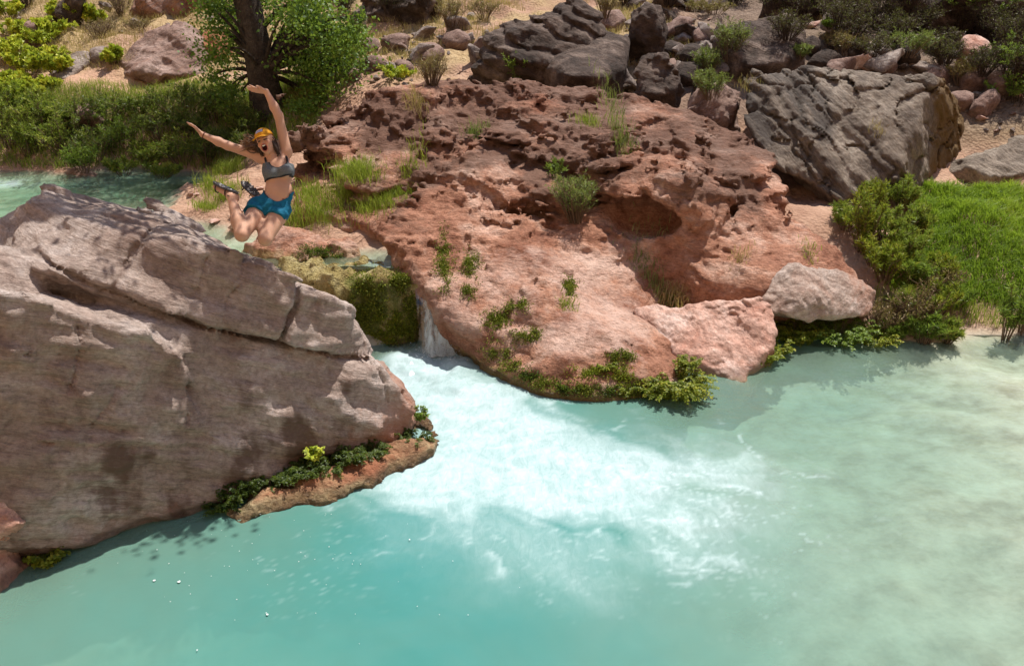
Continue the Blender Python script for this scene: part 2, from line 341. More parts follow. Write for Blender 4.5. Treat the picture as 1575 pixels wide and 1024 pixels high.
for a in [(335, 366, .82), (380, 385, .82), (430, 408, .84), (250, 310, .75), (200, 290, .6)]: cps.append(tuple(G(*a)))
cps += [(1, 10.5, -.3), (1, 12.5, .5), (3, 11.5, .1), (3, 13.5, 1.1), (1, 14.5, 1.7), (5, 14.5, 1.3), (4.2, 11, -.2), (4.9, 10.95, -.25), (8.5, 11.5, .5), (10, 14, 1.4), (12, 10, .9)]
for x in (-45, -25, -8, 8, 25, 45): cps += [(x, 32, 8), (x, 42, 17), (x, 75, 34)]
for y in (0, 12, 24): cps += [(-20, y, 9), (-28, y, 24), (-45, y, 38), (22, y, 7), (45, y, 24)]
for x in (-45, -15, 15, 45): cps += [(x, -12, 17), (x, -16, 28), (x, -45, 46)]  # unseen canyon wall behind the camera, raised high and close for warm bounce light
cps = np.array(cps, float)
D_ = np.sqrt(((cps[:, None, :2]-cps[None, :, :2])**2).sum(-1)+.25)
A_ = np.block([[D_-np.eye(len(cps))*.02, np.c_[np.ones(len(cps)), cps[:, :2]]], [np.r_[np.ones((1, len(cps))), cps[:, :2].T], np.zeros((3, 3))]])
W_ = np.linalg.solve(A_, np.r_[cps[:, 2], 0, 0, 0])
def height(x, y):
    x = np.asarray(x, float).ravel(); y = np.asarray(y, float).ravel(); o = np.empty(len(x))
    for i in range(0, len(x), 20000):
        X, Y = x[i:i+20000], y[i:i+20000]
        d = np.sqrt((X[:, None]-cps[None, :, 0])**2+(Y[:, None]-cps[None, :, 1])**2+.25)
        o[i:i+20000] = d @ W_[:-3]+W_[-3]+W_[-2]*X+W_[-1]*Y
    p = pad3(x, y); dry = sstep(-.1, 1.0, o)*(1-.8*np.exp(-((y-20.5)/.8)**2)*(x < -5))
    o += (.05+.07*dry)*fbm(p, 1.4, 4, .55)+.03*dry*fbm(p, 7, 3)
    far = sstep(24, 34, y); o += far*2.2*fbm(p, .22, 4, .55, 9.)
    return o
def hz(x, y): return float(height([x], [y])[0])
ax_ = np.concatenate([np.arange(-60, -14, 2.), np.arange(-14, 14, .11), np.arange(14, 61, 2.)])
ay_ = np.concatenate([np.arange(-46, 2, 1.5), np.arange(2, 27, .11), np.arange(27, 34, .3), np.arange(34, 80, 2.)])
gx, gy = np.meshgrid(ax_, ay_, indexing='ij'); z = height(gx, gy)
def grid_faces(nx, ny):
    i = np.arange(nx*ny).reshape(nx, ny); return np.stack([i[:-1, :-1], i[1:, :-1], i[1:, 1:], i[:-1, 1:]], -1).reshape(-1, 4)
fx, fy = gx.ravel(), gy.ravel()
bedm = np.maximum(sstep(.12, -.06, z)*(fy < 11.4), sstep(1.0, .88, z)*(fy > 10.6)*(fx < -.5)*(fy < 18.5))
pathm = np.exp(-((fy-20.5-.2*np.sin(fx))/.55)**2)*(fx < -4)+.9*sstep(1, 0, np.abs(fy-15.2)/.7)*(fx > 8)
stm = sstep(-.25, .35, fbm(pad3(fx, fy), .5, 3)+.35*(fx < 3)-.4*(fx > 5))*sstep(1.5, 2.2, z)
tag(obj('hillside', mesh_np('hillside', np.stack([fx, fy, z], 1), grid_faces(len(ax_), len(ay_)), True, {'bed': bedm, 'path': np.clip(pathm, 0, 1), 'straw': stm*.9, 'soil': np.maximum(sstep(3.2, 4.8, fx+.6*fbm(pad3(fx, fy), .6, 3))*sstep(15.8, 17, fy)*.92, .6*sstep(-.5, 1, fx)*sstep(16, 17, fy)*sstep(20.5, 19.5, fy))}), M['ground']), kind='structure')
# ------------------------------------------------------------------ water
def closed_water(name, X, Y, zf, bottom, mat, foamf):
    gx, gy = np.meshgrid(X, Y, indexing='ij'); x, y = gx.ravel(), gy.ravel(); f = foamf(x, y); z = zf(x, y, f)
    nx, ny = len(X), len(Y); i = np.arange(nx*ny).reshape(nx, ny); n = nx*ny
    dep = np.clip(z-height(x, y), 0, 3)
    V = np.concatenate([np.stack([x, y, z], 1), [[X[0], Y[0], bottom], [X[-1], Y[0], bottom], [X[-1], Y[-1], bottom], [X[0], Y[-1], bottom]]])
    me = bpy.data.meshes.new(name); q = grid_faces(nx, ny)
    ring = [list(i[:, 0]), list(i[-1, :]), list(i[::-1, -1]), list(i[0, ::-1])]
    polys = q.tolist()
    for k, e in enumerate(ring): polys.append([int(v) for v in e[::-1]]+[n+k, n+(k+1) % 4])
    polys.append([n+3, n+2, n+1, n])
    me.from_pydata(V.tolist(), [], polys); me.polygons.foreach_set('use_smooth', np.r_[np.ones(len(q), bool), np.zeros(5, bool)])
    me.attributes.new('foam', 'FLOAT', 'POINT').data.foreach_set('value', np.r_[f, np.zeros(4)].astype(np.float32))
    me.attributes.new('deep', 'FLOAT', 'POINT').data.foreach_set('value', np.r_[dep, np.zeros(4)].astype(np.float32)); me.update()
    return tag(obj(name, me, mat), kind='structure')
def foam_pool(x, y):
    p = pad3(x, y); wx = x+.24*fbm(p, 1.3, 4, .55, 3.); wy = y+.24*fbm(p, 1.3, 4, .55, 8.)
    d = np.zeros_like(x)
    for cx, cy, r, a in [(-.95, 10.4, .45, 1.3), (-1.5, 10.2, .4, 1.1), (-1.1, 9.7, .6, 1.2), (-.7, 9.0, .8, 1.0), (-.25, 8.3, .9, .9), (.1, 7.6, .95, .8), (-.45, 7.5, .75, .7), (.75, 7.4, .9, .7), (-1.0, 7.0, .5, .5), (2.05, 7.8, .5, .42), (1.45, 7.7, .7, .6), (.2, 6.7, .75, .55), (1.9, 7.3, .6, .42), (1.5, 6.5, .45, .5), (-.75, 6.8, .65, .5), (1.0, 6.9, .6, .35), (1.65, 6.0, .35, .25), (2.3, 7.0, .5, .25), (1.45, 5.6, .3, .15), (2.6, 7.5, .4, .15)]:
        d = d+a*np.exp(-(((wx-cx)**2+(wy-cy)**2)/r**2))
    d -= .45*np.exp(-(((wx-.85)/.55)**2+((wy-6.4)/.26)**2))+.3*np.exp(-(((wx-1.75)/.3)**2+((wy-7.95)/.2)**2))
    st = fbm(np.stack([wx*2.0+wy*1.4, wy*.7-.5*wx, 0*x], 1), 1.7, 5, .62)
    body = sstep(.06, 1.6, d+.30*st*sstep(.08, .7, d))+.14*sstep(1.0, 1.8, d)
    lace = np.clip(ridged(np.stack([wx, wy, 0*x], 1), 2.3, 4, .55, 4.)-1.15, 0, 1)*2.0*sstep(.03, .25, d)*sstep(1.1, .4, d)
    far = np.exp(-(((x-1.5)/1.5)**2+((y-6.6)/1.2)**2))+.5*np.exp(-(((x+1.6)/.9)**2+((y-6.2)/.8)**2))
    speck = sstep(.5, .8, vnoise((p*np.array([30, 55, 1])).astype(np.float32)))*sstep(.2, .8, far+.3*st)*.22
    sw = ridged(np.stack([wx*1.2+.5*wy, wy*1.5, 0*x], 1), 3.2, 4, .6, 14.); body = body*(.80+.20*sstep(.2, 1.3, sw))
    halo = (.50*np.exp(-(((wx-.35)/1.45)**2+((wy-7.0)/1.3)**2)**1.5)+.25*np.exp(-(((wx-1.6)/.7)**2+((wy-6.5)/.8)**2)))*(1+.35*st)-.3*np.exp(-(((wx-.85)/.5)**2+((wy-6.25)/.22)**2)); halo = np.clip(halo, 0, 1)
    return np.clip(np.maximum(body*.70, halo*.9)+lace*.34+speck, 0, 1)
def z_pool(x, y, f):
    p = pad3(x, y); near = np.exp(-(((x+1)/.9)**2+((y-10)/1.0)**2))
    return .010*fbm(p, 2.2, 3, .5)+f*(.008+.035*near)*fbm(p, 4.5, 4, .6)+.05*near*fbm(p, 2.5, 3)
X = np.concatenate([np.arange(-12, -5, .5), np.arange(-5, 7.4, .034), np.arange(7.4, 14, .5)]); Y = np.concatenate([np.arange(-1, 4.2, .4), np.arange(4.2, 11.1, .034)])
closed_water('pool_water', X, Y, z_pool, -4.0, M['pool'], foam_pool)
def foam_st(x, y):
    p = pad3(x, y); r = fbm(p, 2.2, 4, .6); a = .5*np.exp(-(((x+10)/.5)**2+((y-16.6)/.35)**2))+.8*np.exp(-(((x+1.5)/.45)**2+((y-11.35)/.3)**2))+.5*np.exp(-(((x+4.0)/.5)**2+((y-12.1)/.3)**2))
    return np.clip(a*sstep(-.2, .6, r)*.8, 0, 1)
Xs = np.arange(-18, -.7, .075); Ys = np.arange(11.22, 19.5, .075)
closed_water('stream_water', Xs, Ys, lambda x, y, f: .95+.02*sstep(12, 17, y)+.016*fbm(pad3(x, y), 2.5, 4, .55)+.03*f*fbm(pad3(x, y), 6, 3), .45, M['stream'], foam_st)
# ------------------------------------------------------------------ the big leaning rock
fn_ = np.array([.68, -1, .10]); fn_n = fn_/np.linalg.norm(fn_); fp0 = np.array([-3.5, 6.3, 0])
def FP(px, py, off=0.0):
    r = ray(px, py); t = (off+(fp0-CAM) @ fn_n)/(r @ fn_n); return CAM+r*t
bed_n = np.array([.38, .12, .92]); bed_n /= np.linalg.norm(bed_n)     # bedding dips to the right
body = hull([FP(0, 500, -.16), FP(-150, 520, -.16), FP(120, 470, -.16), FP(249, 487, -.16), FP(378, 523, -.16), FP(507, 549, -.14), FP(582, 566, -.10), FP(640, 640, -.02), FP(622, 664, -.05), FP(476, 699, 0), FP(387, 725, 0), FP(325, 772, 0), FP(250, 812, 0), FP(150, 829, 0), FP(60, 850, 0), FP(-150, 880, 0),
             (-4.0, 6.7, -.9), (-2.9, 7.3, -.9), (-1.5, 8.5, -.8), (-1.4, 9.0, -.7), (-4, 9.3, -.8), (-6.5, 8, -.8), (-6.2, 5.6, -.6), (-6.5, 8, 1.9), (-3.4, 9.1, 1.5), (-1.9, 9.0, .8), P(10, 420, 8.2)], .015)
upper = hull([FP(169, 339, -.62), FP(260, 362, -.42), FP(355, 390, -.26), FP(444, 423, -.14), FP(540, 474, -.06), FP(507, 548, -.02), FP(378, 521, -.03), FP(249, 486, -.08), FP(133, 442, -.2), FP(60, 415, -.3), P(8, 352, 7.6), P(38, 312, 7.6), P(62, 284, 7.7), P(86, 284, 7.8), P(140, 304, 8.1), P(75, 310, 8.6), P(300, 372, 8.6), P(470, 440, 8.7), P(545, 476, 8.6), P(575, 556, 8.45),
              (-1.7, 9.0, .8), (-3.2, 9.0, 1.5), (-5.5, 8.6, 1.6), (-6, 7.6, 2.0), P(-60, 400, 7.6)], .012)
backl = hull([P(155, 303, 8.5), P(225, 318, 8.7), P(300, 348, 8.8), P(316, 362, 8.75), P(300, 380, 8.5), P(160, 340, 8.0), P(130, 310, 8.3), (-3.2, 9.2, 1.2), (-4.6, 9.2, 1.4), (-4.4, 8.2, 1.4)], .012)
slab = hull([FP(-80, 438, .06), FP(0, 450, .07), FP(107, 472, .06), FP(180, 495, .05), FP(242, 520, .03), FP(296, 585, 0), FP(300, 700, -.02), FP(180, 815, .02), FP(60, 840, .04), FP(-80, 860, .04), FP(0, 440, -.5), FP(120, 452, -.45), FP(250, 500, -.4), FP(300, 760, -.5), FP(-80, 880, -.6)], .012)
step = hull([FP(0, 365, -.9), FP(30, 372, -.7), FP(75, 420, -.45), FP(60, 452, -.25), FP(0, 452, -.2), FP(-120, 440, -.2), FP(-120, 380, -.9), FP(0, 470, -.9), FP(80, 470, -.8)], .012)
nose = hull([FP(545, 548, -.12), P(583, 562, 8.35), P(610, 588, 8.3), P(634, 612, 8.3), P(646, 640, 8.25), FP(640, 655, 0), FP(560, 655, .03), FP(520, 600, .0), P(660, 655, 8.5), P(600, 560, 8.8), (-1.3, 9.0, .2), (-1.0, 8.6, -.1), (-2, 8.8, .4)], .06)
def disp_left(p):
    b = p @ bed_n; w = .06*fbm(p, .9, 3); e1 = p @ np.array([.8, .55, -.25]); q = np.stack([e1, p[:, 1]-.5*p[:, 0], b*2.2], 1)
    d = .02*fbm(p, 1.1, 3, .5)+.009*fbm(p, 8, 3, .6)
    d += .09*terr(fbm(q, .62, 2, .5, 2.), 4)+.05*terr(fbm(q, 1.5, 2, .5, 9.), 3)+.03*terr(fbm(q, 3.6, 2, .5, 19.), 3)
    msk = sstep(-.25, .35, fbm(p, .8, 2, .5, 5.)); d += .026*layers(b+.5*w, 3.1)*msk+.010*layers(b+.4*w, 13)*(.3+msk)
    top = sstep(1.6, 2.4, p[:, 2]+.3*p[:, 0]+1.0); d += top*.03*terr(ridged(q, 1.3, 2, .5, 2.)-.7, 4)
    return d
FT = np.cross(fn_n, [0, 0, 1.]); FT /= np.linalg.norm(FT); FU = np.cross(FT, fn_n)
CR = [((40, 401), (100, 425), (133, 440), (190, 463), (249, 485), (320, 506), (378, 520), (440, 534), (505, 549), (585, 563), .027, .065), ((468, 440), (462, 470), (450, 497), (436, 532), .030, .10), ((392, 400), (378, 440), (356, 470), (350, 498), .014, .04), ((262, 362), (225, 400), (185, 455), .02, .06),
      ((118, 500), (120, 545), (104, 600), .014, .05), ((180, 590), (158, 625), (140, 655), .012, .04), ((290, 588), (292, 615), (284, 650), .014, .05), ((500, 420), (494, 470), .012, .04), ((330, 400), (322, 440), (300, 470), .012, .04), ((582, 566), (600, 620), .015, .05)]
def carve_left(p0, d0):
    w = np.abs(d0) < .15; p = p0[w]; d = d0[w]; r_ = p-fp0; jit = .02*np.stack([fbm(p, 5, 2), fbm(p, 5, 2, .5, 7.)], 1); uv = np.stack([r_ @ FT, r_ @ FU], 1)+jit; front = (r_ @ fn_n) > -.7; wd = 1+.5*fbm(p, 3, 2)
    for c in CR:
        pts = [np.array([(FP(*q)-fp0) @ FT, (FP(*q)-fp0) @ FU]) for q in c[:-2]]; dist = np.full(len(p), 9.)
        for a, b in zip(pts[:-1], pts[1:]):
            ab = b-a; tt = np.clip(((uv-a) @ ab)/(ab @ ab), 0, 1); dist = np.minimum(dist, np.sqrt(((uv-a-tt[:, None]*ab)**2).sum(1)))
        d = d+front*c[-1]*sstep(c[-2]*1.3, c[-2]*.2, dist/wd)
    d0[w] = d; return d0
def at_left(V):
    f = (V-fp0) @ fn_n; x = V[:, 0]; zz = V[:, 2]
    v = fbm(V*np.array([1.6, 1.6, .45]), 1.2, 3, .6, 5.)
    reg = np.clip(.9*np.exp(-((x+2.2)/.65)**2)*sstep(1.6, .9, zz)+.6*sstep(1.1, .2, zz)*sstep(-1.1, -1.8, x)+.55*np.exp(-((x+3.3)/.6)**2)*sstep(1.3, .5, zz)+.25, 0, 1)
    st = reg*(.31+.42*fbm(V*np.array([1.8, 1.8, .9]), 1.7, 4, .62, 5.))
    st *= sstep(-.5, -.15, f)
    red = (.55*sstep(-2.1, -1.2, x)*sstep(1.35, .4, zz)+.3*sstep(.6, .1, zz))*(1+.3*v)
    return {'stain': st, 'moss': red}
rock('leaning_rock', 'huge pink-grey slanting rock with diagonal cracks rising from the pool', [body, upper, backl, slab, step, nose], M['left'], .027, .03, disp_left, None, .2, at_left, floor=-.75, post=carve_left)
# shelf under it
ch = [(G(376, 790, -.02), .10), (G(430, 768, -.01), .2), (G(500, 748, -.01), .25), (G(560, 728, .0), .27), (G(605, 708, .02), .24), (G(645, 690, .04), .17), (G(668, 668, .05), .09), (np.array([-.95, 8.45, .0]), .1)]
def chain(pts, zs=.8):
    def f(p):
        q = p*np.array([1, 1, 1/zs]); d = None
        for (a, ra), (b, rb) in zip(pts[:-1], pts[1:]):
            e = cone(q, a*np.array([1, 1, 1/zs]), b*np.array([1, 1, 1/zs]), ra, rb); d = e if d is None else smin(d, e, .05)
        return d
    A = np.array([a for a, r in pts]); r = max(r for a, r in pts); f.lo = A.min(0)-r; f.hi = A.max(0)+r; return f
rough_d = lambda a, s, a2=.02, s2=9: (lambda p: a*fbm(p, s, 4, .55)+a2*ridged(p, s2, 3, .55)-a2)
inner = hull([G(400, 770, .08), G(470, 735, .1), G(560, 715, .1), G(625, 690, .1), (-1.2, 8.5, .05), (-2.6, 7.2, .05), (-2.7, 7.1, -.4), (-1.0, 8.5, -.4), G(470, 755, -.3), G(620, 705, -.3)], .05)
rock('travertine_shelf', 'low yellowish crusty shelf at the waterline under the slanting rock', [chain(ch, .5), inner], M['shelf'], .02, .08, lambda p: .07*fbm(p, 2.6, 3, .5)+.05*terr(fbm(p, 3.5, 2, .5, 4.), 3)+.035*(ridged(p, 7, 3, .6)-.8), None, .15, lambda V: {'stain': .50*sstep(.02, .12, V[:, 2])+.2*fbm(V, 2, 2)}, margin=.2)
rock('pink_boulder', 'rounded pinkish boulder with ferns beside the foot of the slanting rock', [hull([P(-60, 755, 5.9), P(20, 758, 5.9), P(48, 790, 5.8), P(52, 815, 5.75), P(-60, 830, 5.5), (-4.6, 6.3, .1), (-5.6, 6, .5), (-4.35, 6.05, -.2), (-5.6, 5.3, .2)], .05),
     hull([G(57, 868, .0), P(50, 848, 5.95), P(0, 860, 5.7), G(0, 915, 0), G(-90, 960, .1), (-4.3, 6.2, -.3), (-5.5, 6, .2), (-5.4, 5, -.5), (-4.2, 5.6, -.6)], .06)], M['pink'], .022, .05, rough_d(.05, 2.5, .02, 9), None, .15, lambda V: {'stain': .3+0*V[:, 0], 'moss': 0*V[:, 0]}, margin=.2)
# ------------------------------------------------------------------ the red travertine mound
B1 = hull([P(566, 342, 11.6), P(600, 322, 12.0), P(655, 310, 12.3), P(800, 322, 12.4), P(905, 372, 11.9), P(985, 432, 11.3), P(1000, 470, 10.8), P(585, 375, 11.35), P(640, 432, 10.95), P(690, 480, 10.55), P(770, 520, 10.1), G(790, 575, .05), (-.75, 11.0, -.5), (-.2, 10.2, -.5), (.35, 9.6, -.6), (1.4, 10, -.5), (-.8, 12.5, .3), (2.3, 12.5, .3), (2.3, 11, -.2)], .09)
B1b = hull([P(812, 455, 10.5), P(930, 462, 10.55), P(1000, 480, 10.4), P(1045, 535, 10.05), P(1040, 560, 9.7), P(860, 520, 9.9), P(790, 520, 10.1), P(950, 570, 9.45), G(1010, 598, .12), G(1050, 612, -.15), G(950, 612, .0), G(835, 598, .02), G(770, 562, .02), (1.3, 9.2, -.6), (2.1, 9.3, -.6), (.2, 9.7, -.6), (2.3, 10.4, -.4), (1, 11, .2)], .05)
B2 = hull([P(470, 205, 14.6), P(520, 160, 15.2), P(640, 122, 15.8), P(760, 112, 16.2), P(880, 130, 16), P(1000, 145, 15.8), P(1110, 185, 15), P(640, 280, 13), P(800, 300, 12.7), P(560, 235, 14.0), P(900, 300, 12.9), P(1060, 240, 13.4), P(1170, 240, 14.2), (-2.6, 15, 1), (-1, 13, 1), (4, 15, 1), (2.5, 13, .5), (0, 17.5, 1.5), (3, 17, 1.5)], .15)
B2l = hull([P(440, 200, 14.5), P(470, 180, 14.8), P(520, 172, 14.9), P(560, 200, 14.3), P(560, 232, 14.0), P(450, 222, 14.2), P(455, 245, 14.4), (-3.3, 15.3, 1.2), (-2.2, 14.6, 1.2), (-2.2, 15.8, 1.5)], .12)
B2m = hull([P(640, 235, 13.9), P(760, 215, 14.2), P(860, 240, 13.8), P(840, 310, 12.6), P(700, 300, 12.6), P(640, 290, 13), (-1.3, 13.5, 1), (1, 13.3, 1), (0, 15, 1.8)], .15)
B3 = hull([P(870, 240, 13.8), P(960, 215, 14.0), P(1090, 215, 14), P(1170, 250, 13.6), P(1215, 310, 12.9), P(1110, 300, 12.45), P(1000, 265, 12.45), P(930, 280, 12.4), P(1040, 320, 12.6), (1.2, 13, .6), (4.2, 13.2, .6), (4.4, 14.6, 1.2), (1.2, 15, 1.5)], .1)
B3l = hull([P(840, 280, 12.9), P(930, 285, 12.5), P(935, 380, 11.7), P(860, 370, 11.9), (.6, 12.8, .3), (1.7, 12.8, .3), P(960, 400, 12.0)], .1)
B4 = hull([P(1066, 420, 11.35), P(1075, 375, 11.7), P(1120, 330, 12.2), P(1180, 315, 12.6), P(1240, 345, 12.3), P(1300, 390, 11.7), P(1338, 430, 11.35), P(1345, 462, 11.1), P(1250, 440, 11.1), P(1170, 462, 10.85), P(1085, 455, 11.1), (2.7, 11.4, 0), (4.5, 11.3, .2), (5, 11.6, .3), (4.6, 13.2, .5), (3, 13, .4)], .08)
Bw = hull([P(915, 290, 12.6), P(950, 262, 12.5), P(1060, 258, 12.5), P(1110, 300, 12.3), P(1090, 330, 12.5), P(1085, 440, 11.6), P(945, 440, 11.6), P(925, 380, 12.2), (1.2, 13.4, .2), (3.4, 13.4, .2), (1.2, 13.4, 1.6), (3.4, 13.4, 1.6), P(950, 280, 12.05), P(1070, 275, 12.05)], .06)
Bk = hull([P(455, 292, 14.2), P(520, 258, 14.1), P(600, 240, 13.9), P(650, 262, 13.4), P(640, 306, 12.7), P(570, 340, 12.3), P(500, 335, 12.8), P(455, 318, 13.3), (-3.2, 14.5, .9), (-1, 13.8, .9), (-1.5, 12.4, .6), (-3, 13.2, .7)], .1)
def disp_mound(p):
    w = .3*fbm(p, .55, 3, .5); up = sstep(.9, 1.9, p[:, 2]); q = np.stack([p[:, 0]+w, p[:, 1]+w, (p[:, 2]+.6*w+.1*p[:, 0])*2.2], 1)
    s = (p[:, 2]+w+.10*p[:, 0])*4.6+.6*fbm(p, 2.2, 2); fr = np.abs(s-np.floor(s)-.5)*2
    lo_ = 1-up; d = .12*fbm(p, .8, 3, .5)+.07
    d -= (.018+.055*up)*(ridged(q, 1.15, 4, .55)-.5)+.010*(ridged(p, 6.5, 3, .6, 3.)-.5)
    d += (.4+.6*up)*(.08*layers(p[:, 2]+w+.1*p[:, 0], 3.6)+.038*layers(p[:, 2]+.8*w+.1*p[:, 0], 10))*np.clip(.6+.7*fbm(p, 1.1, 2), 0, 1.4)
    d += .08*terr(fbm(q, .7, 2, .5, 6.), 4)+(.02+.02*up)*fbm(p, 10, 3, .65)+.025*fbm(q, 3.2, 2)
    return d
def carve_mound(p, d):
    n = .1*fbm(p, 2.2, 2)
    for c, r in [(P(1000, 330, 12.0), (.55, .5, .30)), (P(575, 205, 13.9), (.16, .3, .12)), (P(470, 232, 14.0), (.3, .35, .15)), (P(790, 250, 13.4), (.14, .3, .12)), (P(845, 345, 12.0), (.14, .3, .16))]:
        d = np.maximum(d, -(ell(p, c, r)+n*.6))
    return d
def at_mound(V):
    up = sstep(1.2, 2.1, V[:, 2]+.35*fbm(V, .9, 3)); rt = sstep(2.0, 3.5, V[:, 0])*sstep(1.0, 1.8, V[:, 2])
    low = sstep(.28, .02, V[:, 2])
    pale = sstep(1.5, .9, V[:, 2])*sstep(.15, .5, V[:, 2])*sstep(2.6, 1.4, V[:, 0])*.5+.12*fbm(V, 1, 2)
    return {'stain': .12+.5*up+.10*rt+.2*fbm(V, 1.2, 3), 'moss': .66*low, 'pale': pale}
rock('travertine_mound', 'big rust-red pitted travertine mound with a shaded hollow beside the waterfall', [B1, B1b, B2, B2l, B2m, B3, B3l, B4, Bw, Bk], M['trav'], .037, .22, disp_mound, carve_mound, .3, at_mound, floor=-.6, margin=.4)
rock('pale_pink_boulder', 'smooth pale pink boulder with its pointed foot in the pool', [hull([P(985, 478, 10.7), P(1080, 460, 10.7), P(1178, 470, 10.6), P(1197, 498, 10.3), P(1190, 540, 10.0), G(1158, 580, -.02), G(1142, 590, -.02), G(1105, 580, 0), P(1050, 552, 9.9), P(1000, 500, 10.4), (2.85, 9.65, -.5), (3.4, 10.3, -.5), (2, 10.5, -.5), (2.2, 11.3, -.1), (3.4, 11.2, -.1)], .02)], M['pink'], .022, .05, lambda p: .03*fbm(p, 1.6, 4, .55)+.10*terr(fbm(p, 1.5, 2, .5, 3.), 4)+.04*terr(fbm(p, 4, 2), 3)+.012*fbm(p, 12, 3, .6)+.01, None, .2, lambda V: {'stain': .12+.3*sstep(.4, .05, V[:, 2]), 'moss': .55*sstep(.12, -.02, V[:, 2])})
rock('pale_block', 'whitish grey overhanging block above the ferns at the pool edge', [hull([P(1215, 410, 11.15), P(1300, 412, 11.25), P(1346, 448, 11.1), P(1342, 484, 10.85), P(1230, 490, 10.6), P(1182, 486, 10.5), P(1172, 466, 10.7), P(1240, 450, 10.75), (3.6, 11.4, .3), (5, 11.6, .3), (3.6, 11, .35)], .025)], M['pale'], .022, .05, lambda p: .04*fbm(p, 2.0, 4, .55)+.06*terr(fbm(p, 1.4, 2, .5, 5.), 4)+.02*terr(fbm(p, 4.5, 2), 3)+.012*fbm(p, 12, 3, .6), None, .2, lambda V: {'stain': .1+.4*sstep(4.2, 4.9, V[:, 0])})
rock('stream_rock', 'low reddish rock with green plants sitting in the shallow stream', [hull([P(370, 374, 12.0), P(400, 350, 12.1), P(450, 342, 12.3), P(505, 358, 12.1), P(545, 372, 11.9), P(553, 396, 11.75), P(480, 400, 11.5), P(390, 394, 11.7), (-4, 12.0, .5), (-2.1, 11.9, .5), (-3, 12.8, .6)], .05), hull([P(520, 350, 12.0), P(540, 354, 12.0), P(552, 392, 11.7), P(512, 392, 11.7), (-2.3, 12.5, .6)], .04)], M['trav'], .03, .06, rough_d(.06, 1.8, .03, 6), None, .2, lambda V: {'stain': .2+0*V[:, 0], 'moss': .55*sstep(1.2, .98, V[:, 2]), 'pale': .4+0*V[:, 0]})
# mossy curtain the stream spills over
cur = [hull([P(400, 405, 11.3), P(430, 411, 11.2), P(520, 408, 11.15), P(628, 424, 10.9), P(642, 470, 10.8), (-4.2, 11.6, .3), (-4.2, 10.9, .8), G(640, 527, 0), G(560, 522, 0), G(500, 490, .2), (-3.2, 10.9, 0), (-1.3, 10.75, -.4), (-2.6, 10.7, -.4), (-3.2, 11.9, .7), (-1.2, 11.6, .75), (-1.2, 11.5, -.3), P(630, 405, 11.7)], .08)]
def disp_cur(p):
    return .10*fbm(p*np.array([1.6, 1.6, .35]), 2.2, 3, .5)+.03*fbm(p, 9, 3, .6)+.03*(ridged(p*np.array([1, 1, .4]), 4, 2)-.6)
def at_cur(V):
    return {'stain': np.clip(.32+.3*fbm(V*np.array([1.5, 1, .6]), 2.2, 3)+.25*np.exp(-((V[:, 0]+2.0)/.3)**2), 0, 1)*sstep(.98, .8, V[:, 2])}
rock('mossy_ledge', 'moss-covered tan travertine ledge the stream spills over', cur, M['curtain'], .028, .05, disp_cur, lambda p, d: np.maximum(d, -ell(p, P(582, 470, 10.7), (.12, .3, .45))), .2, at_cur, cat='rock ledge')
rock('dark_fall_wall', 'rock wall coloured dark for the shaded gap behind the small waterfall', [hull([P(628, 425, 11.35), P(700, 440, 11.3), P(760, 520, 11), G(760, 545, 0), G(640, 525, -.2), (-1.4, 11.6, -.3), (-.3, 11.9, -.3), (-.4, 11.9, .9), (-1.4, 11.9, .85)], .06)], M['dark'], .03, .05, rough_d(.05, 2, .02, 8), None, .15, lambda V: {'stain': 0*V[:, 0]})  # near-black rock colour stands in for the shade in the fall's gap
# ------------------------------------------------------------------ waterfall: falling sheet with strands and spray
m = NT('falling_water'); tc = m.a('TexCoord')
mp = m.a('Mapping', {'Vector': (tc, 3), 'Scale': (9, 9, .9)}); n1 = m.a('TexNoise', {'Vector': mp, 'Scale': 1.6, 'Detail': 7, 'Roughness': .7})
f = m.math('ADD', m.math('MULTIPLY', m.math('SUBTRACT', n1, .5), 3.2), m.attr('foam'), True)
M['fall'] = m.out(m.a('MixShader', {0: f, 1: m.a('MixShader', {0: .12, 1: m.a('BsdfTransparent'), 2: m.a('BsdfGlossy', {1: .15})}), 2: m.a('BsdfDiffuse', {0: (.54, .61, .63, 1)})}))
def fall_sheet(name, label, x0, x1, y0, z0, x0b, x1b, y1, z1, white):
    nu, nv = 40, 60; u, v = np.meshgrid(np.linspace(0, 1, nu), np.linspace(0, 1, nv), indexing='ij'); u, v = u.ravel(), v.ravel()
    xa = x0+(x1-x0)*u; xb = x0b+(x1b-x0b)*u; x = xa+(xb-xa)*v; t = v
    y = y0+(y1-y0)*(1.35*t-.35*t*t)+.0*u; zz = z0+.03-(z0+.03-z1)*(t**1.6)
    q = pad3(x*9, v*1.2); y = y-.05*fbm(q, 1, 3)+.03*np.sin(u*math.pi)*-1
    fo = white*(.25+.75*v**1.5)*np.clip(np.sin(u*math.pi)*1.6, 0, 1)-.45*(1-np.clip(np.sin(u*math.pi)*2, 0, 1))
    me = mesh_np(name, np.stack([x, y, zz], 1), grid_faces(nu, nv), True, {'foam': fo}); return tag(obj(name, me, M['fall']), label, 'waterfall')
fall_sheet('waterfall', 'small white waterfall pouring between the mossy ledge and the red mound', -1.36, -.70, 11.2, .97, -1.22, -.58, 10.4, -.03, .95)
fall_sheet('water_trickle', 'thin trickle of water running down the left of the mossy ledge', -2.72, -2.42, 11.18, .94, -2.78, -2.46, 10.72, .35, .15)
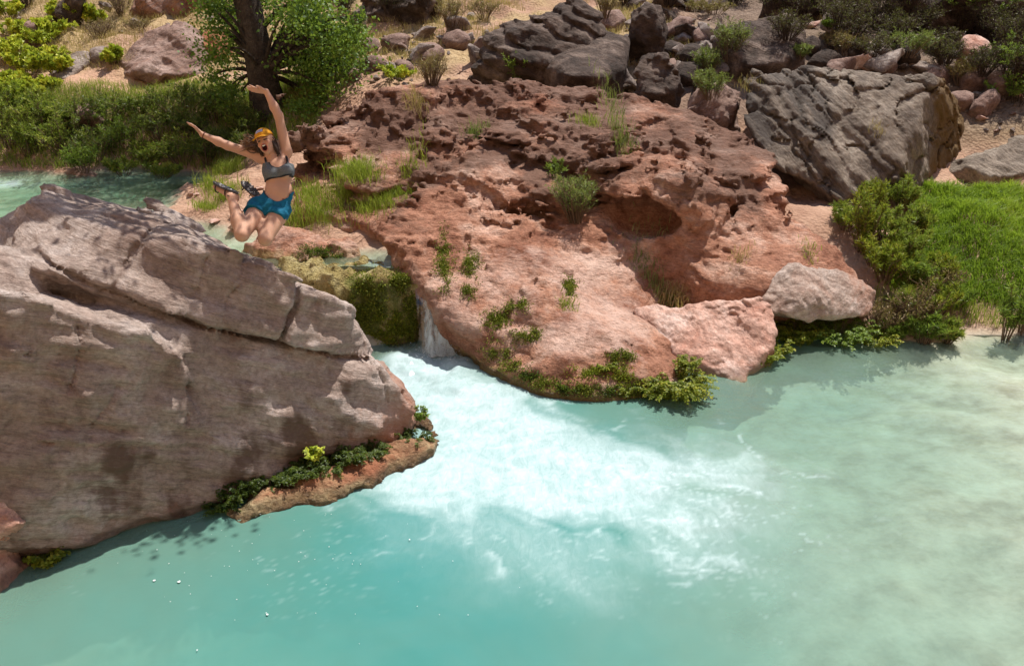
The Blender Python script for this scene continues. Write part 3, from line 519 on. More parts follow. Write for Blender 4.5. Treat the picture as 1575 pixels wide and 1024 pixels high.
def drops(name, cx, cy, n, r, hgt):
    V = []; Fc = []; base = np.array([(1, 0, 0), (-1, 0, 0), (0, 1, 0), (0, -1, 0), (0, 0, 1), (0, 0, -1)]); fc = np.array([(0, 2, 4), (2, 1, 4), (1, 3, 4), (3, 0, 4), (2, 0, 5), (1, 2, 5), (3, 1, 5), (0, 3, 5)])
    for i in range(n):
        a = random.random()*6.283; q = abs(random.gauss(0, 1)); s = random.uniform(.003, .008)
        p = np.array([cx+r*q*math.cos(a), cy+.7*r*q*math.sin(a), .02+hgt*random.random()**2*math.exp(-q)]); Fc.append(fc+6*i); V.append(base*s+p)
    return tag(obj(name, mesh_np(name, np.concatenate(V), np.concatenate(Fc)), plain('spray_white', (.6, .65, .67), .4)), 'white spray droplets at the foot of the waterfall', 'spray', kind='stuff')
drops('spray', -.93, 10.36, 700, .2, .28)
# ------------------------------------------------------------------ boulders behind, from their outlines with real depth
def boulder(name, label, mat, outline, Y, thick, lean=.0, h=.045, d1=.08, s1=1.3, d2=.05, s2=3, stain=.1, front=None, sink=.4, rnd=.02, lay=None, group=None):
    cx = np.mean([a for a, b in outline]); cyy = np.mean([b for a, b in outline]); yb = max(b for a, b in outline); pts = []
    for a, b in outline:
        yy = Y+lean*(yb-b)/F*Y; pts.append(P(a, b, yy))
        pts.append(P(cx+(a-cx)*.62, cyy+(b-cyy)*.62, yy-thick*.28)); q = P(cx+(a-cx)*.7, cyy+(b-cyy)*.7, Y+lean*(yb-b)/F*Y+thick*.6); pts.append(q)
    lowz = min(p[2] for p in pts)
    for a, b in outline:
        if b > cyy: q = P(a, b, Y+lean*(yb-b)/F*Y); pts.append((q[0], q[1]+.15*thick, lowz-sink))
    if front: pts += [P(a, b, yy) for a, b, yy in front]
    def dp(p):
        d = .03+d1*.6*fbm(p, s1, 4, .52, Y)+d1*1.4*terr(fbm(p, s1*.8, 2, .5, Y+3), 4)+.012*fbm(p, 8, 2)+d2*(ridged(p, s2, 3, .55, Y)-.8)
        if lay is not None:
            n, f, am = lay; s = (p @ np.array(n)+.12*fbm(p, 1.2, 3))*f; s = s-np.floor(s); d = d+am*(sstep(0, .25, s)-sstep(.75, 1, s)-.6)
        return d
    return rock(name, label, [hull(pts, rnd)], mat, h, .05, dp, None, .2, lambda V: {'stain': np.full(len(V), stain), 'moss': np.zeros(len(V))}, 'boulder', group)
g = hull([P(1140, 180, 15.0), P(1150, 118, 15.9), P(1195, 103, 16.2), P(1310, 105, 16.2), P(1436, 122, 15.3), P(1402, 215, 14.35), P(1374, 284, 13.8), P(1300, 310, 13.75), P(1225, 272, 14.1), P(1150, 200, 14.8),
          P(1482, 205, 16.7), P(1460, 284, 16.1), P(1466, 145, 16.6), (5.5, 16.5, 1.0), (8.0, 16.9, 1.0), (6.4, 14.4, .5), (6, 14.3, .5), (7.8, 17.5, 2.5), (5.2, 17.4, 2.4)], .04)
def d_grey(p):
    w = .12*fbm(p, .9, 3); s = p @ np.array([.80, .1, .58])+w; q = np.stack([s*1.3, p @ np.array([-.55, .2, .8])*1.2, p[:, 1]], 1)
    d = .03*fbm(p, 1.0, 3, .5)+.075*layers(s, 2.1)*sstep(-.4, .3, fbm(p, .9, 2, .5, 3.))+.03*layers(s+.3*w, 7)+.07*terr(fbm(q, .7, 2, .5, 1.), 4)+.018*fbm(p, 7, 3, .6)+.03
    for uu, fq, of in ((s, 1.5, 1.), (p @ np.array([-.55, .2, .8]), 1.9, 7.), (p @ np.array([.3, -.6, .8]), 1.2, 15.)):
        c = uu*fq+.55*fbm(p, 1.1, 3, .5, of); c = np.abs(c-np.floor(c)-.5); d = d-.10*sstep(.075, .01, c)*sstep(-.1, .25, fbm(p, 1.0, 2, .5, of+4))
    return d
def at_grey(V):
    n = np.array([.78, -.6, -.1]); r = sstep(7.0, 7.5, V[:, 0]-.35*(V[:, 1]-14.8)+.1*fbm(V, 2, 2))
    return {'stain': .15+.35*sstep(5.9, 5.4, V[:, 0])*sstep(1.8, 2.4, V[:, 2])+.2*fbm(V*np.array([3, 1, .6]), 1.2, 2), 'moss': .75*r}
rock('grey_boulder', 'massive cracked grey boulder with an ochre-stained shaded right side', [g], M['grey'], .037, .05, d_grey, None, .35, at_grey, 'boulder')
BD = 'boulder'
boulder('layered_boulder', 'black-brown boulder split in thick tilted layers above the red mound', M['dark'], [(728, 100), (752, 62), (840, 22), (880, 8), (915, 22), (920, 60), (880, 128), (800, 118)], 17.6, 1.8, .6, .04, .07, 1.3, .05, 3, .02, lay=((.35, 0, .94), 3.2, .09))
boulder('slab_boulder', 'flat-topped brown slab tilted against the layered black boulder', M['dark'], [(836, 104), (880, 62), (905, 44), (966, 60), (962, 100), (930, 135), (860, 134)], 16.6, 1.3, 1.6, .035, .03, 1.3, .015, 3, .22, rnd=.02)
boulder('round_dark_boulder', 'rounded dark boulder wedged behind the crest of the red mound', M['dark'], [(968, 110), (985, 93), (1020, 92), (1042, 108), (1048, 140), (1030, 158), (985, 155)], 16.4, .9, .3, .035, .08, 2, .04, 4, .05)
boulder('brown_flat_boulder', 'wide dark-brown flat-faced boulder behind the grey boulder', M['dark'], [(1098, 62), (1120, 42), (1210, 28), (1238, 48), (1240, 95), (1225, 108), (1150, 118), (1120, 105)], 17.9, 1.5, .8, .045, .05, 1.2, .02, 3, .12)
boulder('lichen_boulder', 'rounded grey-brown boulder tucked left of the massive grey one', M['brown'], [(1062, 170), (1080, 140), (1110, 128), (1140, 140), (1142, 180), (1120, 200), (1070, 195)], 15.8, .9, .4, .035, .06, 2, .03, 4, .05)
boulder('pyramid_boulder', 'tall pyramid-shaped pinkish boulder with an orange patch by the tree', M['brown'], [(183, 122), (195, 95), (225, 62), (268, 32), (302, 48), (322, 105), (325, 130), (250, 130)], 21.2, 2.0, .8, .045, .09, 1.1, .06, 2.2, .3)
boulder('orange_side_boulder', 'smaller orange boulder leaning on the pyramid-shaped one', M['brown'], [(303, 58), (320, 40), (345, 50), (350, 92), (330, 100), (308, 90)], 21.9, .9, .4, .045, .06, 2, .03, 4, .6)
boulder('tilted_slab', 'long pale slab tilted out of the dirt bank above the path', M['talus'], [(72, 122), (92, 95), (118, 80), (140, 80), (142, 90), (108, 122), (92, 133)], 21.0, .6, 1.0, .035, .03, 2, .02, 4)
boulder('flat_pink_slab', 'flat pinkish slab lying in dry grass beside the path', M['pink'], [(92, 138), (118, 122), (145, 114), (162, 122), (142, 138), (110, 145)], 20.7, .7, 2.2, .035, .03, 2, .02, 4, .1)
boulder('cap_stone', 'small pale stone on top of the long tilted slab', M['talus'], [(138, 78), (165, 70), (178, 76), (165, 86), (142, 90)], 21.6, .5, .8, .04, .03, 2, .02, 4)
boulder('bank_boulder', 'dark boulder half buried in the shaded bushes of the bank', M['brown'], [(106, 178), (115, 165), (130, 160), (150, 166), (156, 178), (130, 186)], 18.9, .7, .5, .04, .04, 2, .03, 4)
boulder('shore_rock', 'brown mossy rock at the stream edge below the bushes', M['brown'], [(102, 276), (108, 260), (128, 255), (150, 268), (152, 280), (125, 284)], 17.5, .5, .4, .035, .05, 3, .03, 5)
boulder('far_pink_boulder', 'smooth pink boulder behind the grassy bank right of the grey boulder', M['pink'], [(1478, 205), (1500, 178), (1520, 170), (1575, 190), (1610, 215), (1600, 260), (1490, 250)], 16.6, 1.4, .7, .045, .06, 1.2, .03, 3, .05)
boulder('grey_wedge_boulder', 'grey wedge-shaped boulder with a rusty underside above the bright grass', M['grey'], [(1460, 268), (1475, 248), (1530, 222), (1568, 202), (1620, 205), (1640, 270), (1580, 284), (1500, 284)], 15.6, 1.3, .8, .04, .06, 1.2, .05, 2.5, .05)
boulder('dark_outcrop', 'dark broken outcrop under the brush left of the dry slope', M['dark'], [(545, 45), (560, 12), (600, -8), (668, -10), (672, 30), (655, 55), (600, 58)], 23.6, 1.8, -.2, .05, .18, 1.2, .12, 2.2, .02, lay=((.1, 0, 1), 1.6, .12))
boulder('reddish_outcrop', 'reddish ledge rising at the hilltop behind the pyramid-shaped boulder', M['brown'], [(195, 10), (215, -12), (330, -16), (335, 20), (290, 26), (230, 20)], 25.5, 1.4, -.1, .06, .15, 1.2, .1, 2.2, .4)
boulder('upper_dark_boulder', 'dark blocky boulder among stones above the tilted slab', M['dark'], [(965, 60), (975, 20), (990, 6), (1018, 8), (1022, 50), (1010, 70), (985, 75)], 18.6, .9, .1, .04, .08, 2, .06, 3.5, .02)
boulder('shadow_outcrop', 'shadowed dark cliff ledge above the flat-faced boulder', M['dark'], [(1180, 30), (1200, -14), (1330, -20), (1345, 40), (1330, 70), (1245, 66)], 21.8, 1.6, -.35, .055, .2, 1.1, .14, 2.2, .02)
boulder('shadow_cliff', 'long shadowed dark cliff ledge overgrown with brush at the right', M['dark'], [(1340, 60), (1345, -18), (1480, -24), (1640, -20), (1650, 95), (1560, 105), (1420, 90)], 21.2, 1.8, -.35, .06, .22, 1.1, .14, 2.0, .05)
boulder('pinkish_block', 'sharp pinkish-white block perched on the slope at the right', M['pink'], [(1474, 80), (1482, 60), (1500, 57), (1522, 68), (1520, 88), (1490, 88)], 18.4, .6, .3, .035, .03, 2, .02, 4)
boulder('leaning_flat_stone', 'flat dark stone leaning above the smooth pink boulder', M['brown'], [(1490, 168), (1500, 152), (1530, 138), (1536, 148), (1515, 172)], 17.0, .5, .6, .035, .03, 2, .02, 4)
boulder('corner_rock', 'dark rock on the hilltop beside the yellow-green bushes', M['dark'], [(76, 30), (92, 8), (112, -10), (128, -6), (112, 20), (95, 36)], 24.5, .8, .1, .045, .06, 2, .04, 3)
boulder('slope_block', 'square brown block among the yellow-green bushes', M['brown'], [(36, 48), (40, 36), (54, 34), (58, 48), (48, 56)], 22.6, .5, .2, .04, .03, 2, .02, 4)
_rb = random.Random(21)
def ngon(cx, cy, rx, ry):
    k = _rb.randint(6, 8); a0 = _rb.random()*6; return [(cx+rx*_rb.uniform(.75, 1.1)*math.cos(a0+i*6.283/k), cy+ry*_rb.uniform(.75, 1.1)*math.sin(a0+i*6.283/k)) for i in range(k)]
def ground_Y(px, py):
    d = ray(px, py); q = CAM+d*np.linspace(9, 27, 500)[:, None]; w = np.argmax(q[:, 2] < height(q[:, 0], q[:, 1])); return q[w, 1]
for grp, lb, rows in [('dark blocks in the boulder pile', 'dark angular block in the pile between the tilted slab and the flat-faced boulder', [(1000, 58, 26, 24), (1045, 40, 24, 16), (1062, 82, 20, 16), (1035, 75, 22, 16), (1078, 55, 18, 14), (1060, 115, 20, 16), (1090, 98, 14, 12), (940, 30, 24, 18), (1028, 100, 16, 12)]),
                      ('dark blocks on the right slope', 'dark angular block on the brushy slope above the massive grey boulder', [(1270, 92, 22, 14), (1320, 78, 26, 16), (1440, 112, 24, 16), (1545, 120, 26, 18), (1500, 120, 20, 16), (1400, 75, 24, 16), (1365, 100, 18, 12), (1560, 75, 26, 20), (1250, 70, 16, 14), (1480, 150, 18, 12)]),
                      ('brown blocks on the dry slope', 'brown angular block on the dry slope between the tree and the layered boulder', [(660, 82, 26, 16), (580, 95, 20, 12), (620, 100, 18, 12), (700, 62, 20, 14), (610, 62, 22, 14), (570, 68, 16, 12), (545, 112, 14, 9)])]:
    for cx, cy, rx, ry in rows:
        boulder('angular_block', lb, M['brown' if 'brown' in lb else ('dark' if _rb.random() < .7 else 'brown')], ngon(cx, cy, rx, ry), ground_Y(cx, cy+ry*.8)-.1, rx*.03, .4, .045, .04, 1.8, .02, 4, .05, sink=.3, rnd=.012, group=grp)
# stones of the talus: a few shapes copied
def stone_mesh(i):
    r = np.random.default_rng(50+i); pts = r.normal(size=(11, 3)); pts /= np.linalg.norm(pts, axis=1)[:, None]; pts *= np.array([1, .8, .65])*r.uniform(.8, 1.1, (11, 1))
    f = hull(pts, .015); V, Q = implicit(lambda p, c: f(p) if c else f(p)-.03*fbm(p, 1.6, 3, .5, i*3.)-.08*terr(fbm(p, .9, 2, .5, i*5.), 3), (-1.4,)*3, (1.4,)*3, .075, .3); return mesh_np('stone', V, Q, True)
SM = [stone_mesh(i) for i in range(9)]
for me in SM[:6]: me.materials.append(M['talus'])
SM[6].materials.append(M['brown']); SM[7].materials.append(M['dark']); SM[8].materials.append(M['pink'])
def stones(n, box, zfun, smin_, smax_, label, group, meshes=None, seed=0):
    r = random.Random(seed)
    for k in range(n):
        px = r.uniform(box[0], box[2]); py = r.uniform(box[1], box[3]); s = smin_*(smax_/smin_)**(r.random()**1.8)
        # march along the ray to the ground
        d = ray(px, py); t = np.linspace(9, 27, 500); q = CAM+d*t[:, None]; hh = height(q[:, 0], q[:, 1]); w = np.argmax(q[:, 2] < hh)
        if q[w, 2] >= hh[w]: continue
        p = q[w]; o = bpy.data.objects.new('stone', SM[r.choice(meshes or range(9))]); C.objects.link(o)
        o.location = (p[0], p[1], hh[w]+s*.25); o.scale = (s, s*r.uniform(.8, 1.1), s*r.uniform(.7, 1.1)); o.rotation_euler = (r.uniform(-.5, .5), r.uniform(-.5, .5), r.uniform(0, 6.28))
        tag(o, label, 'stone', group)
stones(45, (1010, 20, 1110, 130), None, .07, .3, 'angular grey-tan stone in the scree between the dark boulders', 'scree stones between the dark boulders', [0, 1, 2, 3, 4, 5, 8], 1)
stones(35, (1240, 60, 1575, 170), None, .06, .3, 'angular stone in the scree above the massive grey boulder', 'scree stones above the grey boulder', None, 2)
stones(25, (535, 60, 640, 135), None, .06, .26, 'pale angular stone on the slope right of the tree', 'stones on the slope beside the tree', [0, 1, 2, 3, 4, 7], 3)
stones(20, (5, 5, 110, 70), None, .08, .3, 'grey stone among the yellow-green bushes on the slope', 'stones among the yellow-green bushes', [0, 1, 2, 3, 7], 4)
stones(18, (650, 10, 1000, 100), None, .05, .22, 'small stone scattered in the dry grass above the mound', 'stones in the dry grass above the mound', None, 5)
stones(15, (1490, 130, 1575, 220), None, .06, .2, 'stone lying around the smooth pink boulder', 'stones around the smooth pink boulder', None, 6)
stones(28, (540, 15, 760, 110), None, .15, .5, 'larger brown rock on the dry slope left of the layered boulder', 'rocks on the dry slope', [0, 2, 4, 6, 7], 8)
stones(46, (930, 5, 1110, 150), None, .2, .6, 'block-sized rock jammed among the dark boulders', 'blocks jammed among the dark boulders', [1, 3, 6, 7, 7, 7], 9)
stones(42, (1240, 20, 1575, 150), None, .2, .65, 'block-sized rock on the slope above the massive grey boulder', 'blocks above the grey boulder', [1, 5, 6, 7, 7, 8], 10)
stones(18, (100, 0, 330, 60), None, .1, .4, 'rock lying on the dry slope around the pyramid-shaped boulder', 'rocks around the pyramid-shaped boulder', [0, 2, 4, 6, 7], 12)
stones(26, (290, 270, 560, 350), None, .05, .22, 'pinkish stone on the grassy bank behind the jumping person', 'pinkish stones on the grassy bank', [8], 11)
# ------------------------------------------------------------------ plants
bpy.context.view_layer.update(); DG = bpy.context.evaluated_depsgraph_get()
def hit(px, py):                          # first surface along the pixel's direction
    r = ray(px, py); r = r/np.linalg.norm(r)
    ok, loc, nr, i, o, mx = scene.ray_cast(DG, Vector(CAM), Vector(r))
    return np.array(loc), np.array(nr), (o.name if ok else '')
def nrm(v): return v/(np.linalg.norm(v, axis=-1, keepdims=True)+1e-9)
def leaf_geo(pos, d, L, W, up=None, fold=.15):
    n = len(pos); d = nrm(d); u = RNG.normal(size=(n, 3)) if up is None else up+.5*RNG.normal(size=(n, 3))
    s = nrm(np.cross(d, u)); nn = np.cross(s, d); L = np.asarray(L)[..., None]*np.ones((n, 1)); W = np.asarray(W)[..., None]*np.ones((n, 1))
    a = pos; b = pos+d*L*.45+s*W*.5+nn*W*fold; c = pos+d*L-nn*L*.12; e = pos+d*L*.45-s*W*.5+nn*W*fold
    V = np.stack([a, b, c, e], 1).reshape(-1, 3); return V, np.arange(4*n).reshape(n, 4)
def tube_geo(lines, sides=4):
    V = []; Q = []; k = 0
    for pts, rad in lines:
        pts = np.asarray(pts, float); n = len(pts); t = nrm(np.gradient(pts, axis=0)); ref = np.array([.31, .87, .2])
        s = nrm(np.cross(t, ref)); b = np.cross(t, s); an = np.arange(sides)*2*math.pi/sides
        ring = pts[:, None]+(s[:, None]*np.cos(an)[None, :, None]+b[:, None]*np.sin(an)[None, :, None])*np.asarray(rad)[:, None, None]
        V.append(ring.reshape(-1, 3)); i = k+np.arange(n*sides).reshape(n, sides); j = np.roll(i, -1, 1)
        Q.append(np.stack([i[:-1], j[:-1], j[1:], i[1:]], -1).reshape(-1, 4)); k += n*sides
    return np.concatenate(V), np.concatenate(Q)
def curve(a, b, bend, n=6):
    t = np.linspace(0, 1, n)[:, None]; a = np.asarray(a, float); b = np.asarray(b, float); return a+(b-a)*t+np.asarray(bend)*(4*t*(1-t))
def add_foliage(root, pos, d, L, W, mat, fold=.15, up=None, name='foliage', var=None):
    V, Q = leaf_geo(pos, d, L, W, up, fold); var = np.clip(RNG.normal(.5, .22, len(pos)) if var is None else var, 0, 1)
    return obj(name, mesh_np(name, V, Q, False, {'var': np.repeat(var, 4)}), mat, root)
def shrub(name, label, loc, h, spread, nst, ntw, nlf, L, W, mat, smat, group=None, lean=(0, 0), upright=.6, cat='shrub', tlen=.45):
    if isinstance(mat, tuple): mat = random.choice(mat)
    root = empty(name, loc); lines = []; pos = []; dr = []; var = []
    for i in range(nst):
        a = random.random()*6.283; q = spread*math.sqrt(random.random()); hh = h*random.uniform(.6, 1.05)*(1-.35*q/spread)
        tip = np.array([q*math.cos(a)+lean[0]*hh, q*math.sin(a)+lean[1]*hh, hh]); b0 = np.array([.25*q*math.cos(a), .25*q*math.sin(a), -.05])
        ln = curve(b0, tip, (.12*q*random.uniform(-1, 1), .12*q*random.uniform(-1, 1), .1*h)); r0 = .006+.006*h; lines.append((ln, np.linspace(r0, r0*.3, 6)))
        sv = random.gauss(0, .14)
        for k in range(ntw):
            t = random.uniform(.25, 1); f = t*5; j = min(int(f), 4); o = ln[j]+(ln[j+1]-ln[j])*(f-j)
            dv = nrm(np.array([random.gauss(0, 1), random.gauss(0, 1), random.uniform(-.3, 1)*1+upright])); le = tlen*h*random.uniform(.3, 1)*(1.15-.6*t)
            e = o+dv*le; lines.append((np.array([o, e]), np.array([r0*.4, r0*.15])))
            u = RNG.random(nlf)**.8; pp = o+(e-o)*u[:, None]; pos.append(pp); dd = dv*.8+RNG.normal(size=(nlf, 3))*.75+np.array([0, 0, .15]); dr.append(dd); var.append(np.full(nlf, .5+sv)+RNG.normal(0, .18, nlf))
    V, Q = tube_geo(lines, 3); obj('stem', mesh_np('stem', V, Q), smat, root)
    pos = np.concatenate(pos); add_foliage(root, pos, np.concatenate(dr), L*RNG.uniform(.6, 1.3, len(pos)), W*RNG.uniform(.7, 1.2, len(pos)), mat, var=np.concatenate(var))
    return tag(root, label, cat, group)
def blades(name, base, H, W, mat, lean=.5, kind='stuff', label=None, cat=None, loc=None, parent=None, group=None, var0=None):
    n = len(base); a = RNG.random(n)*6.283; H = H*RNG.uniform(.5, 1.2, n); ld = np.stack([np.cos(a), np.sin(a), 0*a], 1)*(lean*RNG.random(n)*H)[:, None]
    s = np.stack([-np.sin(a+.8), np.cos(a+.8), 0*a], 1)*(W*RNG.uniform(.6, 1.3, n))[:, None]*.5; u = np.array([0, 0, 1])
    m1 = base+ld*.3+u*(H*.55)[:, None]; m2 = base+ld+u*(H*(1-.25*lean))[:, None]
    V = np.stack([base-s, base+s, m1-s*.8, m1+s*.8, m2-s*.08, m2+s*.08], 1).reshape(-1, 3); i = np.arange(n)[:, None]*6
    Q = np.concatenate([i+np.array([[0, 1, 3, 2]]), i+np.array([[2, 3, 5, 4]])]); var = np.clip(RNG.normal(.5, .22, n) if var0 is None else var0+RNG.normal(0, .15, n), 0, 1)
    if loc is not None: V = V-np.asarray(loc)
    o = obj(name, mesh_np(name, V, Q, False, {'var': np.repeat(var, 6)}), mat, parent, loc if parent is None else None)
    return tag(o, label, cat, group, kind)
def tuft(label, px, py, r, H, n, mat, name='grass_tuft', group=None, cat='grass tuft', w=.008, lean=.8):
    c, nn, _ = hit(px, py); root = empty(name, c); q = RNG.normal(size=(n, 2))*r*.5; nn = nn if nn[2] > .3 else np.array([0, -.5, .85])
    b = np.stack([q[:, 0], q[:, 1], -(q[:, 0]*nn[0]+q[:, 1]*nn[1])/nn[2]-.02], 1)
    blades('blades', b, H, w, mat, lean, 'stuff', parent=root); return tag(root, label, cat, group)
def fern(label, loc, r, hgt, nf, mat, name='fern_clump', group=None, back=(0, 0), L=.035, nl=14):
    root = empty(name, loc); pos = []; dr = []; lines = []; var = []
    for i in range(nf):
        a = random.random()*6.283; q = r*math.sqrt(random.random())*.6; o = np.array([q*math.cos(a), q*math.sin(a), -.02])
        out = np.array([math.cos(a), math.sin(a), 0])*r*random.uniform(.3, .8)+np.array([back[0], back[1], 0])*r; top = hgt*random.uniform(.4, 1.1)
        t = np.linspace(0, 1, nl)[:, None]; ln = o+out*t+np.array([0, 0, 1])*(top*(1.9*t-1.25*t*t)); lines.append((ln[::3], np.full(len(ln[::3]), .0025)))
        side = nrm(np.cross(out+np.array([0, 0, .01]), [0, 0, 1])); sv = random.gauss(0, .13)
        for s in (-1, 1):
            pos.append(ln); dr.append(side*s*np.ones((nl, 1))+nrm(out)*.6+RNG.normal(size=(nl, 3))*.35); var.append(.5+sv+RNG.normal(0, .16, nl))
    V, Q = tube_geo(lines, 3); obj('stalk', mesh_np('stalk', V, Q), M['gstem'], root); pos = np.concatenate(pos)
    add_foliage(root, pos, np.concatenate(dr), L*RNG.uniform(.6, 1.3, len(pos)), L*.7, mat, up=np.array([0, 0, 1.]), var=np.concatenate(var), name='frond')
    return tag(root, label, 'fern', group)
def moss_patch(label, px, py, rx, ry, n, mat, only, group=None, sz=.026, name='moss_patch'):
    pos = []; dr = []
    for i in range(n):
        gx_, gy_ = random.gauss(0, .5), random.gauss(0, .5)
        if vnoise(np.array([[gx_*2.1+px, gy_*2.1+py, .5]], np.float32))[0] < -.15: continue
        l, nn, o = hit(px+rx*gx_, py+ry*gy_)
        if not o.startswith(only): continue
        for k in range(int(RNG.integers(3, 16))): pos.append(l+RNG.normal(size=3)*.022-np.array([0, 0, .02*RNG.random()])); dr.append(nn*.8+RNG.normal(size=3)*.6)
    if not pos: return
    pos = np.array(pos); c = pos.mean(0); root = empty(name, c); add_foliage(root, pos-c, np.array(dr), sz*RNG.uniform(.6, 1.3, len(pos)), sz*.6, mat, name='foliage'); return tag(root, label, 'moss', group)
M['dead'] = leaf_mat('dead_leaves', (.05, .035, .022), (.10, .07, .04), (.16, .14, .06), .2)
# cottonwood
tb, _, _ = hit(415, 176); tb[2] -= .1; root = empty('cottonwood_tree', tb); tl = []
trunk = [np.zeros(3), np.array([-.05, 0, .7]), np.array([-.12, 0, 1.5]), np.array([-.25, .05, 2.4]), np.array([-.45, .1, 3.4]), np.array([-.6, .2, 4.6]), np.array([-.7, .3, 6.2])]
tl.append((trunk, [.44, .33, .29, .27, .24, .2, .1])); cl = []
def crown(px0, py0, px1, py1, n, y0=-1.2, y1=1.2):
    for i in range(n): cl.append(P(random.uniform(px0, px1), random.uniform(py0, py1), tb[1]+random.uniform(y0, y1))-tb)
for x, y, rx, ry, n in [(470, 30, 30, 24, 20), (505, 60, 32, 26, 22), (535, 45, 14, 20, 8), (468, 90, 22, 24, 14), (545, 80, 10, 14, 4), (520, 105, 18, 12, 6), (480, 5, 40, 16, 14), (350, 30, 24, 30, 18), (345, 85, 20, 24, 12), (372, 55, 12, 20, 7), (330, 5, 16, 18, 7), (362, 140, 22, 12, 8), (335, 118, 12, 8, 3), (470, 150, 26, 18, 12), (445, 180, 20, 10, 6), (500, 135, 14, 10, 4), (395, 0, 22, 10, 5)]:
    for i in range(n): cl.append(P(x+rx*random.gauss(0, .5), y+ry*random.gauss(0, .5), tb[1]+(random.uniform(.5, 1.3) if 365 < x < 452 else random.uniform(-1.2, 1.2)))-tb)
for i in range(95):
    v = RNG.normal(size=3); v /= np.linalg.norm(v); v *= RNG.random()**.4; cl.append(np.array([-.6, .2, 5.0])+v*np.array([2.3, 2.0, 1.9]))
cl = np.array(cl)
for c in cl[::3]:
    j = int(np.clip(c[2]/.9-.6, 1, 5)); o = trunk[j]+np.array([0, 0, .2]); tl.append((curve(o, c, (0, 0, .12*np.linalg.norm(c-o))), np.linspace(.06, .012, 6)))
V, Q = tube_geo(tl, 8); obj('trunk', mesh_np('trunk', V, Q), M['bark'], root)
cl = np.array([c for c in cl if not (c[2] < 3.2 and -.72 < c[0] < .42 and c[1] < .3)]); k = 100; pos = (cl[:, None]+RNG.normal(size=(len(cl), k, 3))*np.array([.25, .25, .13])*RNG.uniform(.6, 1.3, (len(cl), 1, 1))).reshape(-1, 3); dr = RNG.normal(size=pos.shape)+np.array([0, 0, -.5]); var = np.repeat(RNG.normal(.5, .16, len(cl)), k)+RNG.normal(0, .15, len(pos))
add_foliage(root, pos, dr, .085*RNG.uniform(.7, 1.2, len(pos)), .06, M['cotton'], name='crown', var=var); tag(root, 'green cottonwood tree with a dark thick trunk on the far bank', 'tree')
# left bank: dark bushes, reeds in the sun
def bushes(rows, name, label, group, **kw):
    for px, py, h, sp, *lb in rows:
        c, _, _ = hit(px, py); shrub(name, lb[0] if lb else label, c, h*random.uniform(.6, 1.15), sp*random.uniform(.75, 1.15), group=group, **kw)
bushes([(95, 235, .95, .6), (125, 205, .8, .6), (150, 245, .9, .6), (165, 190, .75, .6), (190, 225, .95, .65), (215, 180, .8, .6), (225, 255, .8, .5), (250, 215, .95, .65), (275, 180, .8, .6), (280, 250, .8, .55), (305, 215, .9, .6), (320, 255, .7, .5), (335, 185, .8, .6), (345, 230, .8, .5), (370, 200, .8, .5), (130, 262, .6, .4), (190, 268, .55, .4), (250, 272, .5, .4), (370, 245, .6, .4), (385, 215, .7, .4)], 'bank_bush', 'leafy green bush on the shaded stream bank below the cottonwood', 'bushes on the shaded stream bank', nst=15, ntw=10, nlf=10, L=.085, W=.022, mat=(M['bush'], M['bush'], M['grn'], M['reed']), smat=M['twig'])
bushes([(15, 225, 1.0, .5, 'tall sunlit willow clump at the stream'), (45, 240, .9, .5, 'sunlit willow clump leaning over the stream'), (70, 215, .9, .5, 'sunlit willow clump beside the dark bank bushes'), (20, 180, .9, .6, 'sunlit willow clump higher up the bank under the yellow-green bushes'), (60, 180, .8, .6, 'willow clump between the sunlit bank and the half-buried boulder'), (95, 190, .7, .5, 'small willow clump touching the half-buried boulder')], 'willow_clump', 'sunlit yellow-green willow clump at the stream end of the bank', 'sunlit willows on the bank', nst=20, ntw=9, nlf=11, L=.10, W=.018, mat=M['reed'], smat=M['twig'], upright=1.6)
bushes([(20, 140, .7, .7), (50, 150, .6, .6), (15, 95, .8, .7), (45, 115, .6, .6), (30, 60, .8, .6), (62, 75, .7, .5), (80, 60, .6, .5), (75, 95, .5, .4), (95, 35, .6, .5), (125, 30, .6, .5), (145, 38, .5, .4), (10, 30, .9, .6), (85, 112, .45, .4), (175, 98, .45, .4), (70, 140, .4, .4), (10, 165, .6, .5)], 'vine_bush', 'bright yellow-green broad-leaved bush on the slope left of the path', 'yellow-green bushes on the slope', nst=12, ntw=9, nlf=10, L=.10, W=.085, mat=M['yel'], smat=M['twig'])
bushes([(188, 22, .9, .6, 'tall grey leafless thorn bush above the pyramid-shaped boulder'), (150, 60, .5, .5, 'low bare thorn bush above the long tilted slab'), (215, 45, .4, .4, 'tiny bare thorn bush at the shoulder of the pyramid-shaped boulder'), (165, 50, .5, .5, 'bare thorn bush between the tall grey one and the tilted slab')], 'bare_bush', 'grey-brown leafless thorn bush on the dry slope', 'bare thorn bushes on the dry slope', nst=26, ntw=16, nlf=2, L=.04, W=.012, mat=M['dry'], smat=M['twig'], upright=.8)
bushes([(695, 40, .8, .55, 'tall straw-coloured bush right of the dark broken outcrop'), (672, 20, .7, .5, 'straw-coloured bush touching the dark broken outcrop'), (1100, 22, .5, .5, 'dry bush above the wide flat-faced boulder'), (1300, 82, .55, .4, 'round dry bush on the ledge above the massive grey boulder'), (1475, 128, .5, .38, 'dry bush at the upper right corner of the massive grey boulder'), (745, 28, .6, .5, 'dry bush left of the layered black boulder'), (930, 25, .6, .5, 'dry bush behind the layered black boulder'), (1280, 75, .4, .3, 'small dry bush beside the round one above the grey boulder'), (1070, 20, .5, .4, 'dry bush above the scree between the dark boulders')], 'dry_bush', 'straw-coloured dry bush on the rocky slope', 'dry bushes on the rocky slope', nst=24, ntw=10, nlf=8, L=.06, W=.010, mat=M['dry'], smat=M['twig'], upright=1.0)
